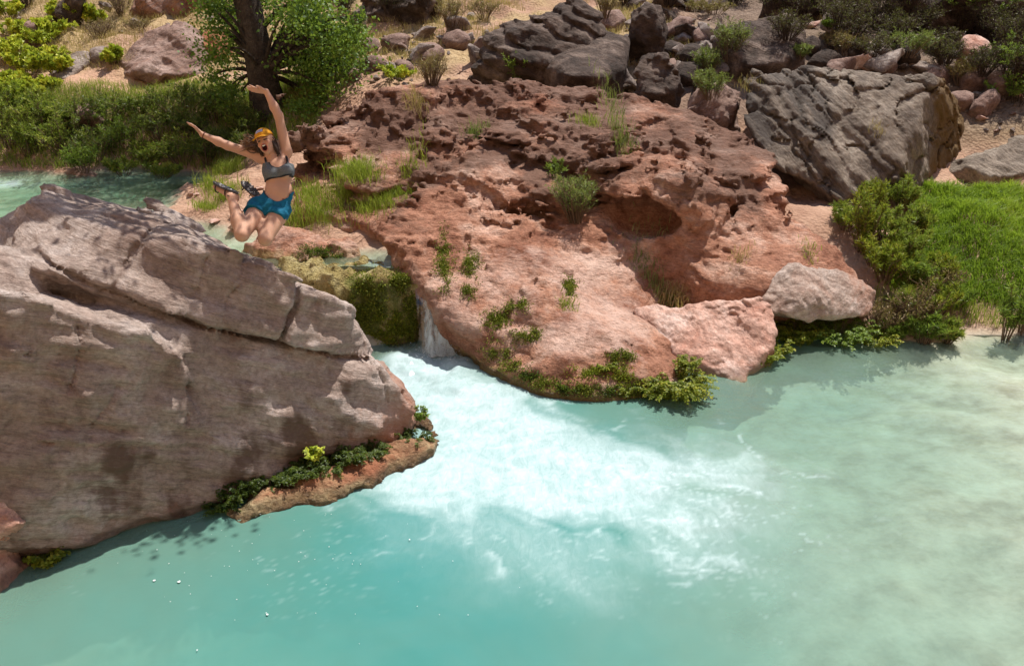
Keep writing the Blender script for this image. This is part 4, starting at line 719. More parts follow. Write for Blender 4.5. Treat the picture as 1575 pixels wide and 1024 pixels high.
bushes([(1395, 85, .7, .55, 'wide grey-green bush on the slope above the massive grey boulder'), (1120, 92, .8, .5, 'grey-green bush in front of the wide flat-faced boulder'), (1095, 150, .6, .4, 'grey-green bush on top of the rounded grey-brown boulder'), (1085, 120, .6, .4, 'small grey-green bush among scree by the round dark boulder'), (1230, 90, .35, .3, 'tiny grey-green bush right of the flat-faced boulder')], 'sage_bush', 'soft grey-green bush between boulders on the slope', 'grey-green bushes between the boulders', nst=24, ntw=12, nlf=10, L=.06, W=.012, mat=M['sage'], smat=M['twig'], upright=1.1)
bushes([(1470, 20, .7, .6, 'bright feathery mesquite growing out of the shadowed cliff'), (1510, 30, .6, .5, 'mesquite beside the bright one on the shadowed cliff'), (1545, 110, .8, .6, 'mesquite behind the sharp pinkish-white block'), (1565, 160, .8, .5, 'mesquite above the smooth pink boulder'), (1545, 150, .6, .5, 'mesquite beside the leaning flat stone'), (1500, 5, .6, .5, 'mesquite on the very top of the shadowed cliff'), (1275, 42, .3, .2, 'tiny bright sprig in front of the shadowed outcrop'), (1550, 20, .6, .5, 'mesquite at the far end of the shadowed cliff')], 'mesquite_bush', 'feathery bright green mesquite on the shadowed slope', 'mesquites on the shadowed slope', nst=10, ntw=10, nlf=18, L=.05, W=.018, mat=M['grn'], smat=M['tw_dark'], upright=.2)
bushes([(1230, 30, .9, .7), (1290, 40, .9, .7), (1350, 35, 1.0, .8), (1410, 45, .9, .7), (1440, 80, .7, .6), (1530, 70, 1.0, .8), (1560, 60, 1.0, .8), (1560, 130, .9, .6), (1190, 12, .8, .6), (1130, 8, .7, .6), (600, 20, .8, .6), (650, 8, .8, .6), (530, 20, .7, .5), (1260, 15, .9, .7), (1330, 12, .9, .7), (1480, 45, .9, .7), (1400, 10, .9, .7), (40, 10, .7, .6), (960, 8, .6, .5), (1030, 5, .7, .5), (1310, 60, .8, .6), (1380, 62, .8, .6), (1450, 100, .7, .5), (1510, 115, .7, .5), (1560, 95, .8, .6), (1210, 60, .6, .5), (1340, 85, .6, .5)], 'thorn_brush', 'dark tangled leafless brush on the shadowed slope', 'dark brush on the shadowed slope', nst=34, ntw=20, nlf=3, L=.05, W=.012, mat=M['dead'], smat=M['tw_dark'], upright=.3)
# plants on the mound
c, _, _ = hit(885, 340); shrub('hanging_shrub', 'pale green wispy shrub hanging on the middle of the red mound', c, .75, .34, 40, 9, 9, .07, .010, M['sage'], M['twig'], lean=(-.1, -.1), upright=1.2)
c, _, _ = hit(855, 275); shrub('thin_shrub', 'thin leafy sprig above the wispy shrub on the mound', c, .35, .15, 9, 6, 9, .05, .014, M['grn'], M['gstem'])
c, _, _ = hit(795, 120); shrub('crest_sprig', 'bright green sprig at the foot of the layered black boulder', c, .5, .3, 12, 8, 9, .06, .016, M['grn'], M['gstem'])
c, _, _ = hit(665, 130); shrub('crest_dry_shrub', 'dry straw shrub with dark roots on the left crest of the mound', c, .6, .3, 40, 5, 7, .08, .007, M['dry'], M['twig'], upright=1.8)
c, _, _ = hit(610, 122); shrub('crest_green_shrub', 'low bright green plants behind the left crest of the mound', c, .3, .5, 16, 9, 9, .07, .04, M['yel'], M['gstem'])
for px, py, r, H, n, mt, lb in [(955, 205, .3, .24, 420, 'sage', 'grey-green grass tuft on the dark crest of the mound'), (908, 190, .25, .2, 260, 'tuft', 'short yellowish grass tuft near the dark crest of the mound'), (733, 205, .2, .2, 200, 'sage', 'faded grass tuft in the centre of the mound'),
                            (552, 268, .38, .3, 900, 'tuft', 'bright grass cushion on the left flank of the mound'), (600, 305, .45, .26, 900, 'tuft', 'spreading bright grass patch above the front slab'), (630, 268, .25, .2, 380, 'tuft', 'small bright grass patch below the pitted crest'), (570, 320, .3, .2, 500, 'tuft', 'low grass on the ledge left of the front slab'),
                            (490, 325, .35, .25, 650, 'tuft', 'bright grass beside the rock in the stream'), (455, 335, .3, .22, 500, 'tuft', 'yellow-green grass on the bank behind the jumping person'), (350, 265, .35, .3, 600, 'tuft', 'bright grass at the bend of the stream'), (330, 290, .3, .25, 500, 'tuft', 'low bright grass on the stream edge'), (480, 300, .3, .22, 500, 'tuft', 'grass between pinkish stones on the bank'), (530, 300, .3, .2, 400, 'tuft', 'sparse grass left of the bright patch'), (320, 320, .25, .18, 400, 'tuft', 'mossy grass on the crust by the shallow water'), (350, 300, .3, .25, 500, 'tuft', 'tall grass on the stream bank below the feet'),
                            (1005, 430, .4, .2, 600, 'sage', 'greenish grass in the shaded hollow of the mound'), (1035, 445, .35, .2, 500, 'straw', 'dry grass at the mouth of the hollow'), (985, 400, .3, .16, 200, 'sage', 'thin stalks at the back of the hollow'), (1030, 465, .2, .12, 250, 'tuft', 'short grass on top of the pale pink boulder'), (1135, 398, .2, .12, 150, 'straw', 'tiny dry tuft on the right lobe of the mound'), (1240, 390, .15, .12, 120, 'tuft', 'tiny grass tuft above the whitish block'), (870, 470, .16, .1, 200, 'tuft', 'short grass tuft on the front ledge'),
                            (640, 160, .2, .25, 200, 'straw', 'dry tuft on the left shoulder of the mound'), (1150, 130, .2, .15, 100, 'straw', 'tiny dry tuft on top of the grey boulder'), (1350, 200, .12, .15, 60, 'straw', 'tiny dry tuft in a crack of the grey boulder')]:
    tuft(lb, px, py, r, H, n, M[mt])
for px, py, rx, ry, lb in [(681, 390, 10, 28, 'long strip of moss on the left of the front slab'), (683, 425, 12, 22, 'moss strip below the long strip on the front slab'), (722, 405, 14, 14, 'round moss patch on the middle of the front slab'), (721, 438, 9, 16, 'small moss patch under the round one'), (765, 492, 18, 16, 'moss cushion above the foaming water'), (795, 470, 16, 8, 'bright moss cushion on the front ledge'), (812, 515, 18, 8, 'low moss on the ledge near the foam'), (905, 572, 24, 10, 'moss near the waterline of the mound'), (955, 580, 22, 16, 'moss and small fern on the low ledge of the mound'), (955, 548, 16, 8, 'moss under the overhanging ledge'), (875, 442, 7, 12, 'moss in a crack of the front slab'), (770, 540, 20, 14, 'dark moss at the left foot of the mound')]:
    moss_patch(lb, px, py, rx*1.15, ry*1.15, 260, M['moss'] if py < 560 else M['fern'], 'travertine_mound')
for px, py, rx, ry, lb in [(565, 460, 22, 34, 'thick bright moss on the left of the ledge by the fall'), (600, 500, 30, 26, 'yellow moss at the foot of the ledge'), (615, 432, 12, 10, 'moss clump on the rim of the ledge'), (545, 490, 14, 22, 'dark moss beside the slanting rock'), (628, 490, 10, 34, 'moss curtain on the right edge of the ledge')]:
    moss_patch(lb, px, py, rx*1.25, ry*1.25, 400, M['moss' if py < 495 else 'fern'], 'mossy_ledge', sz=.034)
for px, py, lb in [(480, 385, 'dark ferns hanging on the front of the rock in the stream'), (510, 390, 'small fern on the right of the rock in the stream')]: moss_patch(lb, px, py, 26, 10, 160, M['ferndk'], 'stream_rock', name='moss_patch')
for k, (px, py) in enumerate([(790, 572), (815, 588), (840, 598), (870, 604), (900, 607), (930, 609), (965, 611), (1000, 613)]):
    moss_patch('dark green moss fringe along the waterline of the red mound', px, py-8, 20, 9, 170, M['ferndk' if k % 2 else 'moss'], 'travertine_mound', group='moss fringe along the waterline')
# ferns at the water
fern('bushy yellow-green fern clump at the water under the low ledge', G(1038, 602, .02), .38, .34, 240, M['fern'], back=(0, -.1)); fern('second fern lobe left of the bushy clump at the water', G(1000, 600, .05), .24, .2, 70, M['fern'])
fern('fern clump below the whitish overhanging block', G(1225, 522, .02), .32, .3, 90, M['fern']); fern('leafy fern row right of the clump below the whitish block', G(1290, 522, .02), .4, .35, 110, M['grn']); fern('fern at the end of the row beside the leafy bank', G(1345, 525, .02), .28, .22, 70, M['fern'])
fern('small fern on the right foot of the pale pink boulder', G(1172, 555, .03), .22, .22, 60, M['fern']); fern('tiny fern on the edge of the pale pink boulder', G(1195, 540, .05), .18, .2, 45, M['fern'])
for k, (px, py, zz) in enumerate([(338, 772, .12), (362, 755, .18), (388, 742, .2), (415, 730, .22), (445, 722, .24), (472, 714, .26), (505, 708, .25), (540, 700, .25), (572, 690, .22), (630, 672, .18)]):
    fern('dark maidenhair fern in the shade under the slanting rock', G(px+random.uniform(-8, 8), py+8, zz-.12), random.uniform(.13, .22), random.uniform(.13, .22), 45, M['ferndk'], group='ferns under the slanting rock', back=(.1, -.2), L=.028)
fern('single bright sprig among the dark ferns under the slanting rock', G(482, 700, .3), .07, .12, 7, M['yel'], L=.05); fern('green sprig on the tip of the slanting rock', G(646, 640, .25), .08, .14, 12, M['grn'])
fern('fern hanging over the pinkish boulder at the water', G(48, 825, .15), .16, .18, 45, M['ferndk'], back=(.2, 0)); fern('bright fern at the water by the pinkish boulder', G(72, 862, .02), .14, .16, 40, M['fern']); fern('dark fern in the gap behind the pinkish boulder', G(60, 800, .25), .2, .2, 40, M['ferndk']); fern('fern at the left end of the gap behind the boulder', G(5, 755, .4), .18, .2, 30, M['fern'])
for px, py, zz, r, lb in [(850, 595, .06, .12, 'little fern where the foam meets the mound'), (900, 590, .1, .14, 'little fern on the low ledge left of the mossy one'), (965, 600, .06, .18, 'fern hanging over the waterline of the low ledge'), (930, 565, .3, .12, 'small fern tucked under the overhanging ledge'), (1060, 560, .3, .14, 'small fern between the low ledge and the pale pink boulder')]: fern(lb, G(px, py, zz), r, r*.9, 50, M['fern'], L=.026)
# right bank
bushes([(1300, 350, .7, .34), (1335, 335, .9, .34), (1385, 325, 1.0, .3), (1325, 385, .9, .36), (1365, 375, 1.0, .36), (1405, 370, .9, .32), (1395, 405, .9, .36), (1345, 405, .8, .36), (1360, 430, .75, .4), (1400, 440, .75, .45), (1435, 430, .6, .4), (1390, 490, .6, .4), (1430, 490, .6, .4), (1460, 470, .5, .35), (1420, 525, .45, .35), (1455, 525, .35, .3), (1375, 520, .4, .3)], 'bank_shrub', 'leafy green shrub with upright stems on the bank beside the grass', 'leafy shrubs on the right bank', nst=26, ntw=10, nlf=10, L=.08, W=.014, mat=(M['grn'], M['reed'], M['fern']), smat=M['twig'], upright=2.4, tlen=.24)
bushes([(1360, 510, .6, .35, 'brown dead stems at the foot of the leafy bank'), (1405, 505, .7, .4, 'dead brown twigs hanging between the leafy bank shrubs'), (1440, 450, .7, .4, 'dry twigs between the leafy shrubs and the grass')], 'dead_bush', '', 'dead stems on the right bank', nst=40, ntw=10, nlf=3, L=.05, W=.012, mat=M['dry'], smat=M['twig'], upright=.9)
bushes([(1545, 520, 1.1, .25), (1570, 510, 1.3, .25), (1590, 480, 1.3, .3)], 'tall_willow', 'slender tall willow stems at the water on the right bank', 'slender willows at the right bank', nst=9, ntw=12, nlf=10, L=.09, W=.015, mat=M['grn'], smat=M['twig'], upright=1.2, tlen=.2)
def scatter(n, x0, x1, y0, y1, keep=None):
    x = RNG.uniform(x0, x1, n); y = RNG.uniform(y0, y1, n); z = height(x, y); p = np.stack([x, y, z-.02], 1); return p[keep(x, y, z)] if keep else p
b = scatter(60000, 5.4, 11, 10.9, 15.0, lambda x, y, z: (z > .22) & (y < 14.6+.3*np.sin(x)) & (y > 11.3+.1*np.sin(3*x)-.0) & (x > 5.9+.25*(y-12)+.3*np.sin(2*y)))
blades('bright_grass', b, .22, .015, M['lawn'], 1.0, var0=.5+.35*fbm(b, .9, 3), label='thick bright green grass covering the right bank', cat='grass')
b = scatter(5000, 5.2, 9, 10.6, 11.7, lambda x, y, z: z > .05); blades('bank_grass', b, .22, .008, M['tuft'], .7, label='thin pale grass along the right water edge', cat='grass')
b = scatter(70000, -14, 9, 18.6, 26.5, lambda x, y, z: (z > 2.0) & (fbm(pad3(x, y), .55, 3)+.25*(x < 0)+.3*np.exp(-((x-1)/2.5)**2)-.5*(x > 4) > -.02) & ~((np.abs(y-20.5-.2*np.sin(x)) < .6) & (x < -4)))
blades('dry_grass', b, .24, .009, M['straw'], .8, label='dry straw-coloured grass covering the slope', cat='grass')
b = scatter(26000, -13, -4, 17.3, 20.2, lambda x, y, z: z > 1.0); blades('bank_undergrowth', b, .26, .010, M['reed'], .8, label='green undergrowth on the stream bank', cat='undergrowth')
b = scatter(9000, -13, -5, 19.3, 20.6); blades('path_edge_grass', b, .2, .008, M['tuft'], .8, label='yellowing grass along the edge of the dirt path', cat='grass')
# floating foam flecks
fl = []
for i in range(90):
    px, py = (random.gauss(440, 150), random.gauss(860, 60)) if i < 100 else (random.uniform(0, 560), random.uniform(830, 1010))
    if py > 810-(px-200)*.12 and px > 60: fl.append((G(px, py, .012), random.uniform(.002, .005)*(3.0 if random.random() < .05 else 1)))
V = []; Fq = []; an = np.arange(8)*math.pi/4
for i, (c, r) in enumerate(fl):
    w = r*RNG.uniform(.7, 1.3, 8); ring = np.stack([c[0]+w*np.cos(an), c[1]+w*np.sin(an), np.full(8, c[2])], 1); V.append(np.r_[ring, [c+np.array([0, 0, r*.05])]]); k = i*9; Fq.append(np.array([(k+j, k+(j+1) % 8, k+8) for j in range(8)]))
tag(obj('foam_flecks', mesh_np('foam_flecks', np.concatenate(V), np.concatenate(Fq)), plain('foam_white', (.55, .6, .6), .6)), 'small white foam flecks drifting on the still turquoise water', 'foam', kind='stuff')
ob = np.array([-9.5, 10.5, hz(-9.5, 10.5)-.1]); root = empty('overhanging_tree', ob); tl = [([np.zeros(3), np.array([.1, 0, 1.5]), np.array([.5, -.1, 3.2]), np.array([1.6, -.4, 4.6]), np.array([3.4, -1.0, 5.2]), np.array([5.6, -1.6, 5.4])], [.32, .27, .22, .15, .09, .03])]; cl = []
for i in range(70):
    c = np.array([random.uniform(3.6, 8.2), random.uniform(-2.1, .5), random.uniform(4.2, 5.4)]); cl.append(c); j = 3+int(c[0] > 3.8)+int(c[0] > 5.4); tl.append((curve(tl[0][0][j], c, (0, 0, .2)), np.linspace(.035, .008, 6)))
cl = np.array(cl); V, Q = tube_geo(tl, 6); obj('trunk', mesh_np('trunk', V, Q), M['bark'], root); pos = (cl[:, None]+RNG.normal(size=(len(cl), 70, 3))*np.array([.24, .24, .14])).reshape(-1, 3)
add_foliage(root, pos, RNG.normal(size=pos.shape), .09*RNG.uniform(.7, 1.2, len(pos)), .07, M['cotton'], name='crown'); tag(root, 'leafy tree leaning out above the slanting rock and dappling it with shade', 'tree')
# ------------------------------------------------------------------ the jumping person
D0 = 7.75; AX = np.array([[1, 0, 0], [0, st, ct], [0, -ct, st]])     # right, up, towards the lens side; own frame of the figure
ORG = CAM+ray(414, 318)*D0
def L(px, py, q=0.0): return AX @ (CAM+ray(px, py)*(D0-q)-ORG)
person = empty('person', ORG+np.array([0, 0, -.35])); PB = np.array(person.location)
def fig(name, V, Q, mat, parent=person, attrs=None, base=None):
    W = V @ AX+ORG-PB; return obj(name, mesh_np(name, W, Q, True, attrs), mat, parent)
shR, shL = L(401, 241, -.03), L(440, 232, -.03); elR, wrR = L(350, 224, .0), L(311, 207, .05); elL, wrL = L(428.5, 178, .03), L(409.5, 141, .08)
hipR, hipL = L(399, 321, 0), L(430, 325, 0); knR, knL = L(372, 361, .28), L(408, 368, .20); anR, anL = L(356, 303, .12), L(396, 304, -.2)
toeR, heR = L(332, 283, .05), L(363, 297, .13); toeL, heL = L(375, 283, -.12), L(397, 301, -.17)
nR = nrm(np.array([.35, .85, .25])); nL = nrm(np.array([-.1, .62, .75]))
Hc = L(408, 217, .06); hu = nrm(np.array([-.33, .92, .12])); hf = np.array([-.10, -.10, 1.]); hf = nrm(hf-hu*(hf @ hu)); hr = np.cross(hu, hf); HM = np.stack([hr, hu, hf])
def Hd(a, b, c): return Hc+np.array([a, b, c]) @ HM
def hand_parts(w, tip, fan, thumb_side, curl):
    d = nrm(tip-w); fan = nrm(fan-d*(fan @ d)); nn = np.cross(d, fan); out = []; kn = w+d*.085
    for k in (-1, -.33, .33, 1):
        out.append((w+fan*k*.014, kn+fan*k*.030, .017, .0125)); le = (.068, .082, .078, .060)[int((k+1)*1.5+.1)]
        a = kn+fan*k*.030; m = a+(d+fan*k*.16)*le*.55+nn*curl*.010; e = m+(d*.9+fan*k*.14)*le*.5+nn*curl*.022; out += [(a, m, .0105, .0095), (m, e, .0095, .0075)]
    b = w+d*.03+fan*thumb_side*.024; m = b+(d*.55+fan*thumb_side*.8)*.045; e = m+(d*.9+fan*thumb_side*.35)*.032; out += [(b, m, .015, .012), (m, e, .012, .009)]
    return out
hands = hand_parts(wrR, L(294.5, 190.5, .07), np.array([.25, -.1, 1.]), 1, -.6)+hand_parts(wrL, L(383, 137, .12), np.array([.0, .25, 1.]), 1, .5)
limbs = [(shR, elR, .052, .038), (elR, elR+(wrR-elR)*.35, .037, .038), (elR+(wrR-elR)*.35, wrR, .038, .024), (shL, elL, .052, .038), (elL, elL+(wrL-elL)*.35, .037, .038), (elL+(wrL-elL)*.35, wrL, .038, .024),
         (hipR, knR, .092, .060), (hipL, knL, .092, .060), (knR, knR+(anR-knR)*.35, .058, .060), (knR+(anR-knR)*.35, anR, .060, .036), (knL, knL+(anL-knL)*.35, .056, .058), (knL+(anL-knL)*.35, anL, .058, .036),
         (anR, heR-nR*.045, .037, .034), (heR-nR*.045, toeR-nR*.028, .035, .022), (anL, heL-nL*.045, .037, .034), (heL-nL*.045, toeL-nL*.028, .035, .022),
         (L(401, 243, -.04), L(424, 248, -.02), .055, .06), (L(440, 236, -.04), L(424, 248, -.02), .055, .06)]
def torso(p):
    d = ell(p, L(428, 262, -.01), (.138, .145, .098)); d = smin(d, ell(p, L(428.5, 294, 0), (.126, .13, .086)), .05); d = smin(d, ell(p, L(415, 318, -.01), (.160, .105, .112)), .05)
    for x, y in ((415, 266), (440, 263)): d = smin(d, ell(p, L(x, y, .075), (.056, .052, .045)), .03)
    return d
def head(p):
    h = (p-Hc) @ HM.T; d = ell(h, (0, .022, -.012), (.074, .092, .094)); d = smin(d, ell(h, (0, -.052, .028), (.058, .066, .062)), .03); d = smin(d, cone(h, (0, -.092, .045), (0, -.108, .052), .028, .022), .025)
    d = smin(d, cone(h, (0, .002, .084), (0, -.030, .103), .008, .0125), .012); d = smin(d, cone(h, (-.034, .014, .074), (.034, .014, .074), .012, .012), .012)
    for s in (-1, 1): d = smin(d, ell(h, (s*.075, -.008, -.012), (.010, .028, .018)), .008); d = smin(d, ell(h, (s*.036, -.034, .062), (.024, .020, .022)), .02)
    for s in (-1, 1): d = np.maximum(d, -ell(h, (s*.030, .000, .098), (.017, .009, .018)))
    d = smin(d, ell(h, (0, -.070, .080), (.031, .035, .016)), .012)
    d = np.maximum(d, -ell(h, (0, -.068, .100), (.024, .029, .050))); return d
def body(p, coarse=False):
    d = torso(p); d = smin(d, cone(p, L(424, 250, -.02), Hd(0, -.06, -.015), .058, .050), .03); d = smin(d, head(p), .02)
    for a, b, r0, r1 in limbs: d = smin(d, cone(p, a, b, r0, r1), .028)
    dh = None
    for a, b, r0, r1 in hands: e = cone(p, a, b, r0, r1); dh = e if dh is None else smin(dh, e, .006)
    return smin(d, dh, .015)
lo = np.array([L(292, 330)[0]-.08, L(400, 372)[1]-.12, -.4]); hi = np.array([L(452, 300)[0]+.08, L(400, 135)[1]+.1, .5])
V, Q = implicit(body, lo, hi, .0070, .02)
h = (V-Hc) @ HM.T; col = np.tile(np.array([.52, .30, .205]), (len(V), 1))*(1+.10*fbm(V, 9, 3))[:, None]
def paint(w, c):
    global col
    col = col*(1-w[:, None])+np.array(c)*w[:, None]
fr = (h[:, 2] > .03)
mo = np.sqrt((h[:, 0]/.024)**2+((h[:, 1]+.068)/.029)**2); paint(fr*sstep(1.45, 1.15, mo), (.42, .13, .10)); paint(fr*sstep(1.05, .85, mo), (.07, .012, .012))
for s in (-1, 1):
    paint(fr*sstep(1.3, .8, np.sqrt(((h[:, 0]-s*.030)/.017)**2+((h[:, 1]-.000)/.007)**2)), (.06, .035, .03)); paint(fr*.7*sstep(1.2, .8, np.sqrt(((h[:, 0]-s*.032)/.022)**2+((h[:, 1]-.020)/.006)**2)), (.13, .07, .04))
    paint(fr*.35*sstep(1.2, .4, np.sqrt(((h[:, 0]-s*.038)/.022)**2+((h[:, 1]+.032)/.018)**2)), (.55, .20, .14))
nv = L(434, 306, .09); paint(sstep(.012, .005, np.sqrt(((V[:, :2]-nv[:2])**2).sum(1)))*(V[:, 2] > 0), (.16, .07, .045))
m = NT('skin'); n1 = m.a('TexNoise', {'Vector': (m.a('TexCoord'), 3), 'Scale': 60.0, 'Detail': 3})
p_ = m.a('BsdfPrincipled', {'Base Color': (m.a('Attribute', attribute_name='col'), 0), 'Roughness': .65, 'Specular IOR Level': .25, 'Normal': m.a('Bump', {'Strength': .08, 'Distance': .01, 'Height': n1})})
p_.inputs['Subsurface Weight'].default_value = .15; p_.inputs['Subsurface Radius'].default_value = (.012, .005, .003); p_.inputs['Subsurface Scale'].default_value = .6; M['skin'] = m.out(p_)
fig('body', V, Q, M['skin'], attrs={'col': col})
def cloth(name, c0, c1, sc=40):
    m = NT(name); n1 = m.a('TexNoise', {'Vector': (m.a('TexCoord'), 3), 'Scale': sc, 'Detail': 5, 'Roughness': .7}); r = m.ramp(n1, [(.35, c0), (.65, c1)]); c = m.mix(m.attr('trim'), r, (.02, .02, .024))
    p = m.a('BsdfPrincipled', {'Base Color': m.col(c), 'Roughness': .8, 'Normal': m.a('Bump', {'Strength': .2, 'Distance': .01, 'Height': n1})}); p.inputs['Specular IOR Level'].default_value = .2; return m.out(p)
# sports bra
b0, b1 = L(404, 281), L(452, 272); nk = L(426, 243, .1)
def bline(p): return b0[1]+(p[:, 0]-b0[0])*(b1[1]-b0[1])/(b1[0]-b0[0])
def scoop(p): return .082-np.sqrt((p[:, 0]-nk[0])**2+(p[:, 1]-nk[1])**2)
ytop = L(425, 252)[1]
def bra(p, coarse=False):
    d = torso(p)-.008; d = np.maximum(d, bline(p)-p[:, 1]); d = np.maximum(d, scoop(p)-.25*(p[:, 2] < -.02)); d = np.maximum(d, p[:, 1]-ytop)
    for a, b in ((L(410.5, 258, .095), L(408, 244, .035)), (L(408, 244, .035), L(410, 240, -.03)), (L(444, 256, .088), L(441, 243, .035)), (L(441, 243, .035), L(438, 238, -.03))): d = np.minimum(d, cone(p, a, b, .011, .010))
    return d
V, Q = implicit(bra, L(398, 290, 0)-np.array([.02, 0, .16]), L(456, 230, 0)+np.array([.02, .02, .2]), .0055, .02)
tr = np.maximum(sstep(.013, .007, V[:, 1]-bline(V)), sstep(-.012, -.006, scoop(V))*(V[:, 2] > 0)); tr = np.maximum(tr, 1.0*(V[:, 1] > ytop+.004))
fig('sports_bra', V, Q, cloth('grey_sports_fabric', (.085, .095, .105), (.15, .165, .175), 120), attrs={'trim': tr})
# shorts
w0, w1, w2 = L(404, 290), L(429, 311), L(448, 300); wc = np.polyfit([w0[0], w1[0], w2[0]], [w0[1], w1[1], w2[1]], 2)
tR, tL = nrm(knR-hipR), nrm(knL-hipL)
def shorts(p, coarse=False):
    wr = .006*fbm(p*np.array([1, 2.2, 1]), 14, 2) if not coarse else 0
    d = torso(p)-.012
    for hp, t, x in ((hipR, tR, -.03), (hipL, tL, .02)):
        e = cone(p, hp+np.array([x*.3, .02, 0]), hp+t*.24, .099, .101); e = np.maximum(e, (p-hp) @ t-.10); d = smin(d, e, .02)
    d = np.maximum(d, p[:, 1]-np.polyval(wc, p[:, 0])-.12*(np.clip(-p[:, 2], 0, 1))); d = np.maximum(d, L(414, 338)[1]-p[:, 1]-.6*np.clip(p[:, 2]-.05, 0, 1)); return d-wr
V, Q = implicit(shorts, L(376, 352, 0)-np.array([.04, .02, .2]), L(456, 280, 0)+np.array([.03, .02, .27]), .0058, .03)
fig('shorts', V, Q, cloth('teal_shorts_fabric', (.004, .085, .165), (.008, .15, .255), 25), attrs={'trim': .75*sstep(.010, .004, np.polyval(wc, V[:, 0])+.12*np.clip(-V[:, 2], 0, 1)-V[:, 1])})
# sandals
def sandal(label, toe, he, n, ankle):
    d = nrm(he-toe); n = nrm(n-d*(n @ d)); s = np.cross(d, n); c = (toe+he)/2+n*.004; BM = np.stack([d, n, s]); half = np.linalg.norm(he-toe)/2+.025
    def f(p, coarse=False):
        h = (p-c) @ BM.T; w = .040+.010*np.clip(-h[:, 0]/half, -1, 1); r = np.sqrt((h[:, 0]/half)**2+(h[:, 2]/w)**2); q = np.abs(h[:, 1])-.011
        e = np.maximum((r-1)*.03, q); return e-(.003*np.sign(np.sin(h[:, 0]*210)*np.sin(h[:, 2]*210)) if not coarse else 0)*(h[:, 1] > 0)
    V, Q = implicit(f, c-half-.03, c+half+.03, .0055, .02); hh = (V-c) @ BM.T
    speck = (fbm(V, 42, 2) > .42)*(hh[:, 1] > .004); m = M['sole'] if 'sole' in M else None
    o = fig('sandal', V, Q, M['sole'], attrs={'speck': speck.astype(float)}); o['label'] = label
    lines = []
    for t in (-.55, .25):
        b = c+d*half*t; a = np.linspace(0, math.pi, 9); lines.append((np.array([b+s*.047*math.cos(x)-n*(.01+.062*math.sin(x)) for x in a]), np.full(9, .006)))
    a = np.linspace(0, 2*math.pi, 14); ax = nrm(ankle-(he-n*.05)+1e-6*n) if np.linalg.norm(ankle-(he-n*.05)) > .02 else -n
    lines.append((np.array([ankle+s*.043*math.cos(x)+d*.043*math.sin(x) for x in a]), np.full(14, .006)))
    V, Q = tube_geo(lines, 6); st_ = fig('strap', V, Q, M['strap'], parent=o); return o
m = NT('sandal_sole'); c_ = m.mix(m.attr('speck'), (.055, .055, .065), (.5, .5, .5)); M['sole'] = m.out(m.a('BsdfPrincipled', {'Base Color': m.col(c_), 'Roughness': .7})); M['strap'] = plain('sandal_strap', (.02, .016, .016), .8)
sandal('dark sandal seen edge-on with its sole turned up', toeR, heR, nR, anR+(heR-anR)*.15); sandal('dark sandal with its speckled sole facing out', toeL, heL, nL, anL)
# bracelet
a = np.linspace(0, 2*math.pi, 16); d_ = nrm(wrR-elR); s_ = nrm(np.cross(d_, [0, 0, 1])); b_ = np.cross(d_, s_); V, Q = tube_geo([(np.array([wrR-d_*.015+(s_*math.cos(x)+b_*math.sin(x))*.030 for x in a]), np.full(16, .0045))], 5)
fig('bracelet', V, Q, plain('bracelet_brown', (.10, .03, .025), .7))
# teeth
V, Q = implicit(lambda p, c=False: np.maximum(ell((p-Hc) @ HM.T, (0, -.049, .085), (.017, .0065, .012)), 0-1), Hd(0, -.049, .085)-.03, Hd(0, -.049, .085)+.03, .003, .02); fig('teeth', V, Q, plain('teeth_white', (.75, .72, .66), .4))
# cap
def capf(p, coarse=False):
    h = (p-Hc) @ HM.T; o = ell(h, (0, .030, -.010), (.084, .090, .100)); i = ell(h, (0, .028, -.010), (.078, .084, .094)); d = np.maximum(o, -i); return np.maximum(d, .038-.25*h[:, 2]*0-h[:, 1]+.10*np.clip(-h[:, 2], 0, 1)*-1)
V, Q = implicit(capf, Hc-.17, Hc+.19, .0045, .02); M['cap'] = cloth('mustard_cap_fabric', (.55, .24, .012), (.68, .32, .02), 90)
cap = fig('cap', V, Q, M['cap'], attrs={'trim': np.zeros(len(V))})
u, v = np.meshgrid(np.linspace(-1, 1, 17), np.linspace(0, 1, 9), indexing='ij'); u, v = u.ravel(), v.ravel()
bx_ = u*.078*np.sqrt(np.clip(1-(v*.72)**2, 0, 1)); top_ = np.stack([bx_, .046-3.2*bx_**2-.020*v, .062+.105*v+.020*(1-u*u)*(1-v)], 1); V = np.concatenate([top_, top_-np.array([0, .005, 0])])
q1 = grid_faces(17, 9); Q = np.concatenate([q1, q1[:, ::-1]+len(top_)]); i = np.arange(153).reshape(17, 9); e = np.concatenate([i[:, 0][::-1], i[0, :], i[:, -1], i[-1, ::-1]]); e2 = np.roll(e, -1); k = e != e2; Q = np.concatenate([Q, np.stack([e, e2, e2+153, e+153], 1)[k]])
fig('brim', V @ HM+Hc, Q, M['cap'], parent=cap, attrs={'trim': np.zeros(len(V))})
u, v = np.meshgrid(np.linspace(-1, 1, 25), np.linspace(-1, 1, 11), indexing='ij'); u, v = u.ravel(), v.ravel(); aa = u*.036-.004; bb = .084+v*.013+.006*(1-u*u)+u*.002
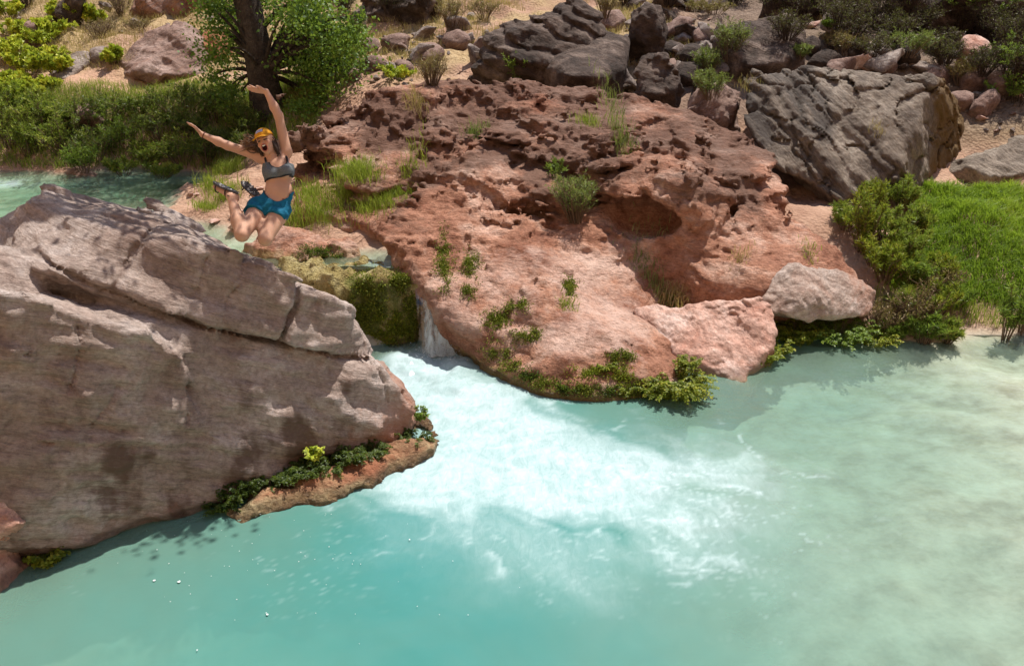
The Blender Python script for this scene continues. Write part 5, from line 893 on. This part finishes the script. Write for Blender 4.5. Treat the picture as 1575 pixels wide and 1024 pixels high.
zz_ = -.010+.100*np.sqrt(np.clip(1-(aa/.084)**2-((bb-.030)/.090)**2, 0, 1))+.003; edge = (np.maximum(np.abs(u), np.abs(v)) > .86); ltr = (np.abs(np.sin(u*7.5)) > .55) & (np.abs(v) < .5)
m = NT('cap_badge'); M['badge'] = m.out(m.a('BsdfPrincipled', {'Base Color': m.col(m.mix(m.attr('ink'), (.62, .62, .72), (.03, .05, .25))), 'Roughness': .7}))
V = np.stack([aa, bb, zz_], 1) @ HM+Hc; fig('badge', V, grid_faces(25, 11), M['badge'], parent=cap, attrs={'ink': np.maximum(edge, .8*ltr).astype(float)})['label'] = 'small white badge with dark blue letters on the cap front'
# hair
lines = []; hv = []
for i in range(240):
    if i < 150:
        r0 = Hd(random.uniform(-.08, -.03), random.uniform(-.05, .03), random.uniform(-.09, .01)); tp = L(random.gauss(377, 6), random.gauss(224, 9), random.uniform(-.12, .06)); bend = np.array([0, random.gauss(-.01, .025), random.gauss(0, .02)])
    elif i < 175:
        r0 = Hd(random.uniform(-.08, -.06), random.uniform(-.04, .0), random.uniform(-.03, .03)); tp = Hd(random.uniform(-.085, -.055), random.uniform(-.13, -.08), random.uniform(-.03, .02)); bend = np.array([-.01, 0, 0])
    else:
        r0 = Hd(random.uniform(.05, .08), random.uniform(-.04, .02), random.uniform(-.06, .02)); tp = L(random.gauss(428, 2), random.gauss(243, 4), random.uniform(-.03, .05)); bend = np.array([.012, 0, 0])
    ln = curve(r0, tp, bend, 7); lines.append((ln, np.array([.006, .006, .0055, .005, .004, .003, .001]))); hv.append(np.repeat(np.linspace(0, 1, 7) if i < 150 else np.zeros(7), 4)*random.uniform(.6, 1))
V, Q = tube_geo(lines, 4); hv = np.concatenate(hv)
m = NT('hair'); c_ = m.ramp(m.attr('tip'), [(0, (.035, .018, .010)), (.45, (.13, .06, .025)), (1, (.34, .19, .08))]); M['hair'] = m.out(m.a('BsdfPrincipled', {'Base Color': c_, 'Roughness': .45}))
fig('hair', V, Q, M['hair'], attrs={'tip': hv})
tag(person, 'person in mustard cap, grey sports bra and teal shorts leaping with arms raised', 'person')
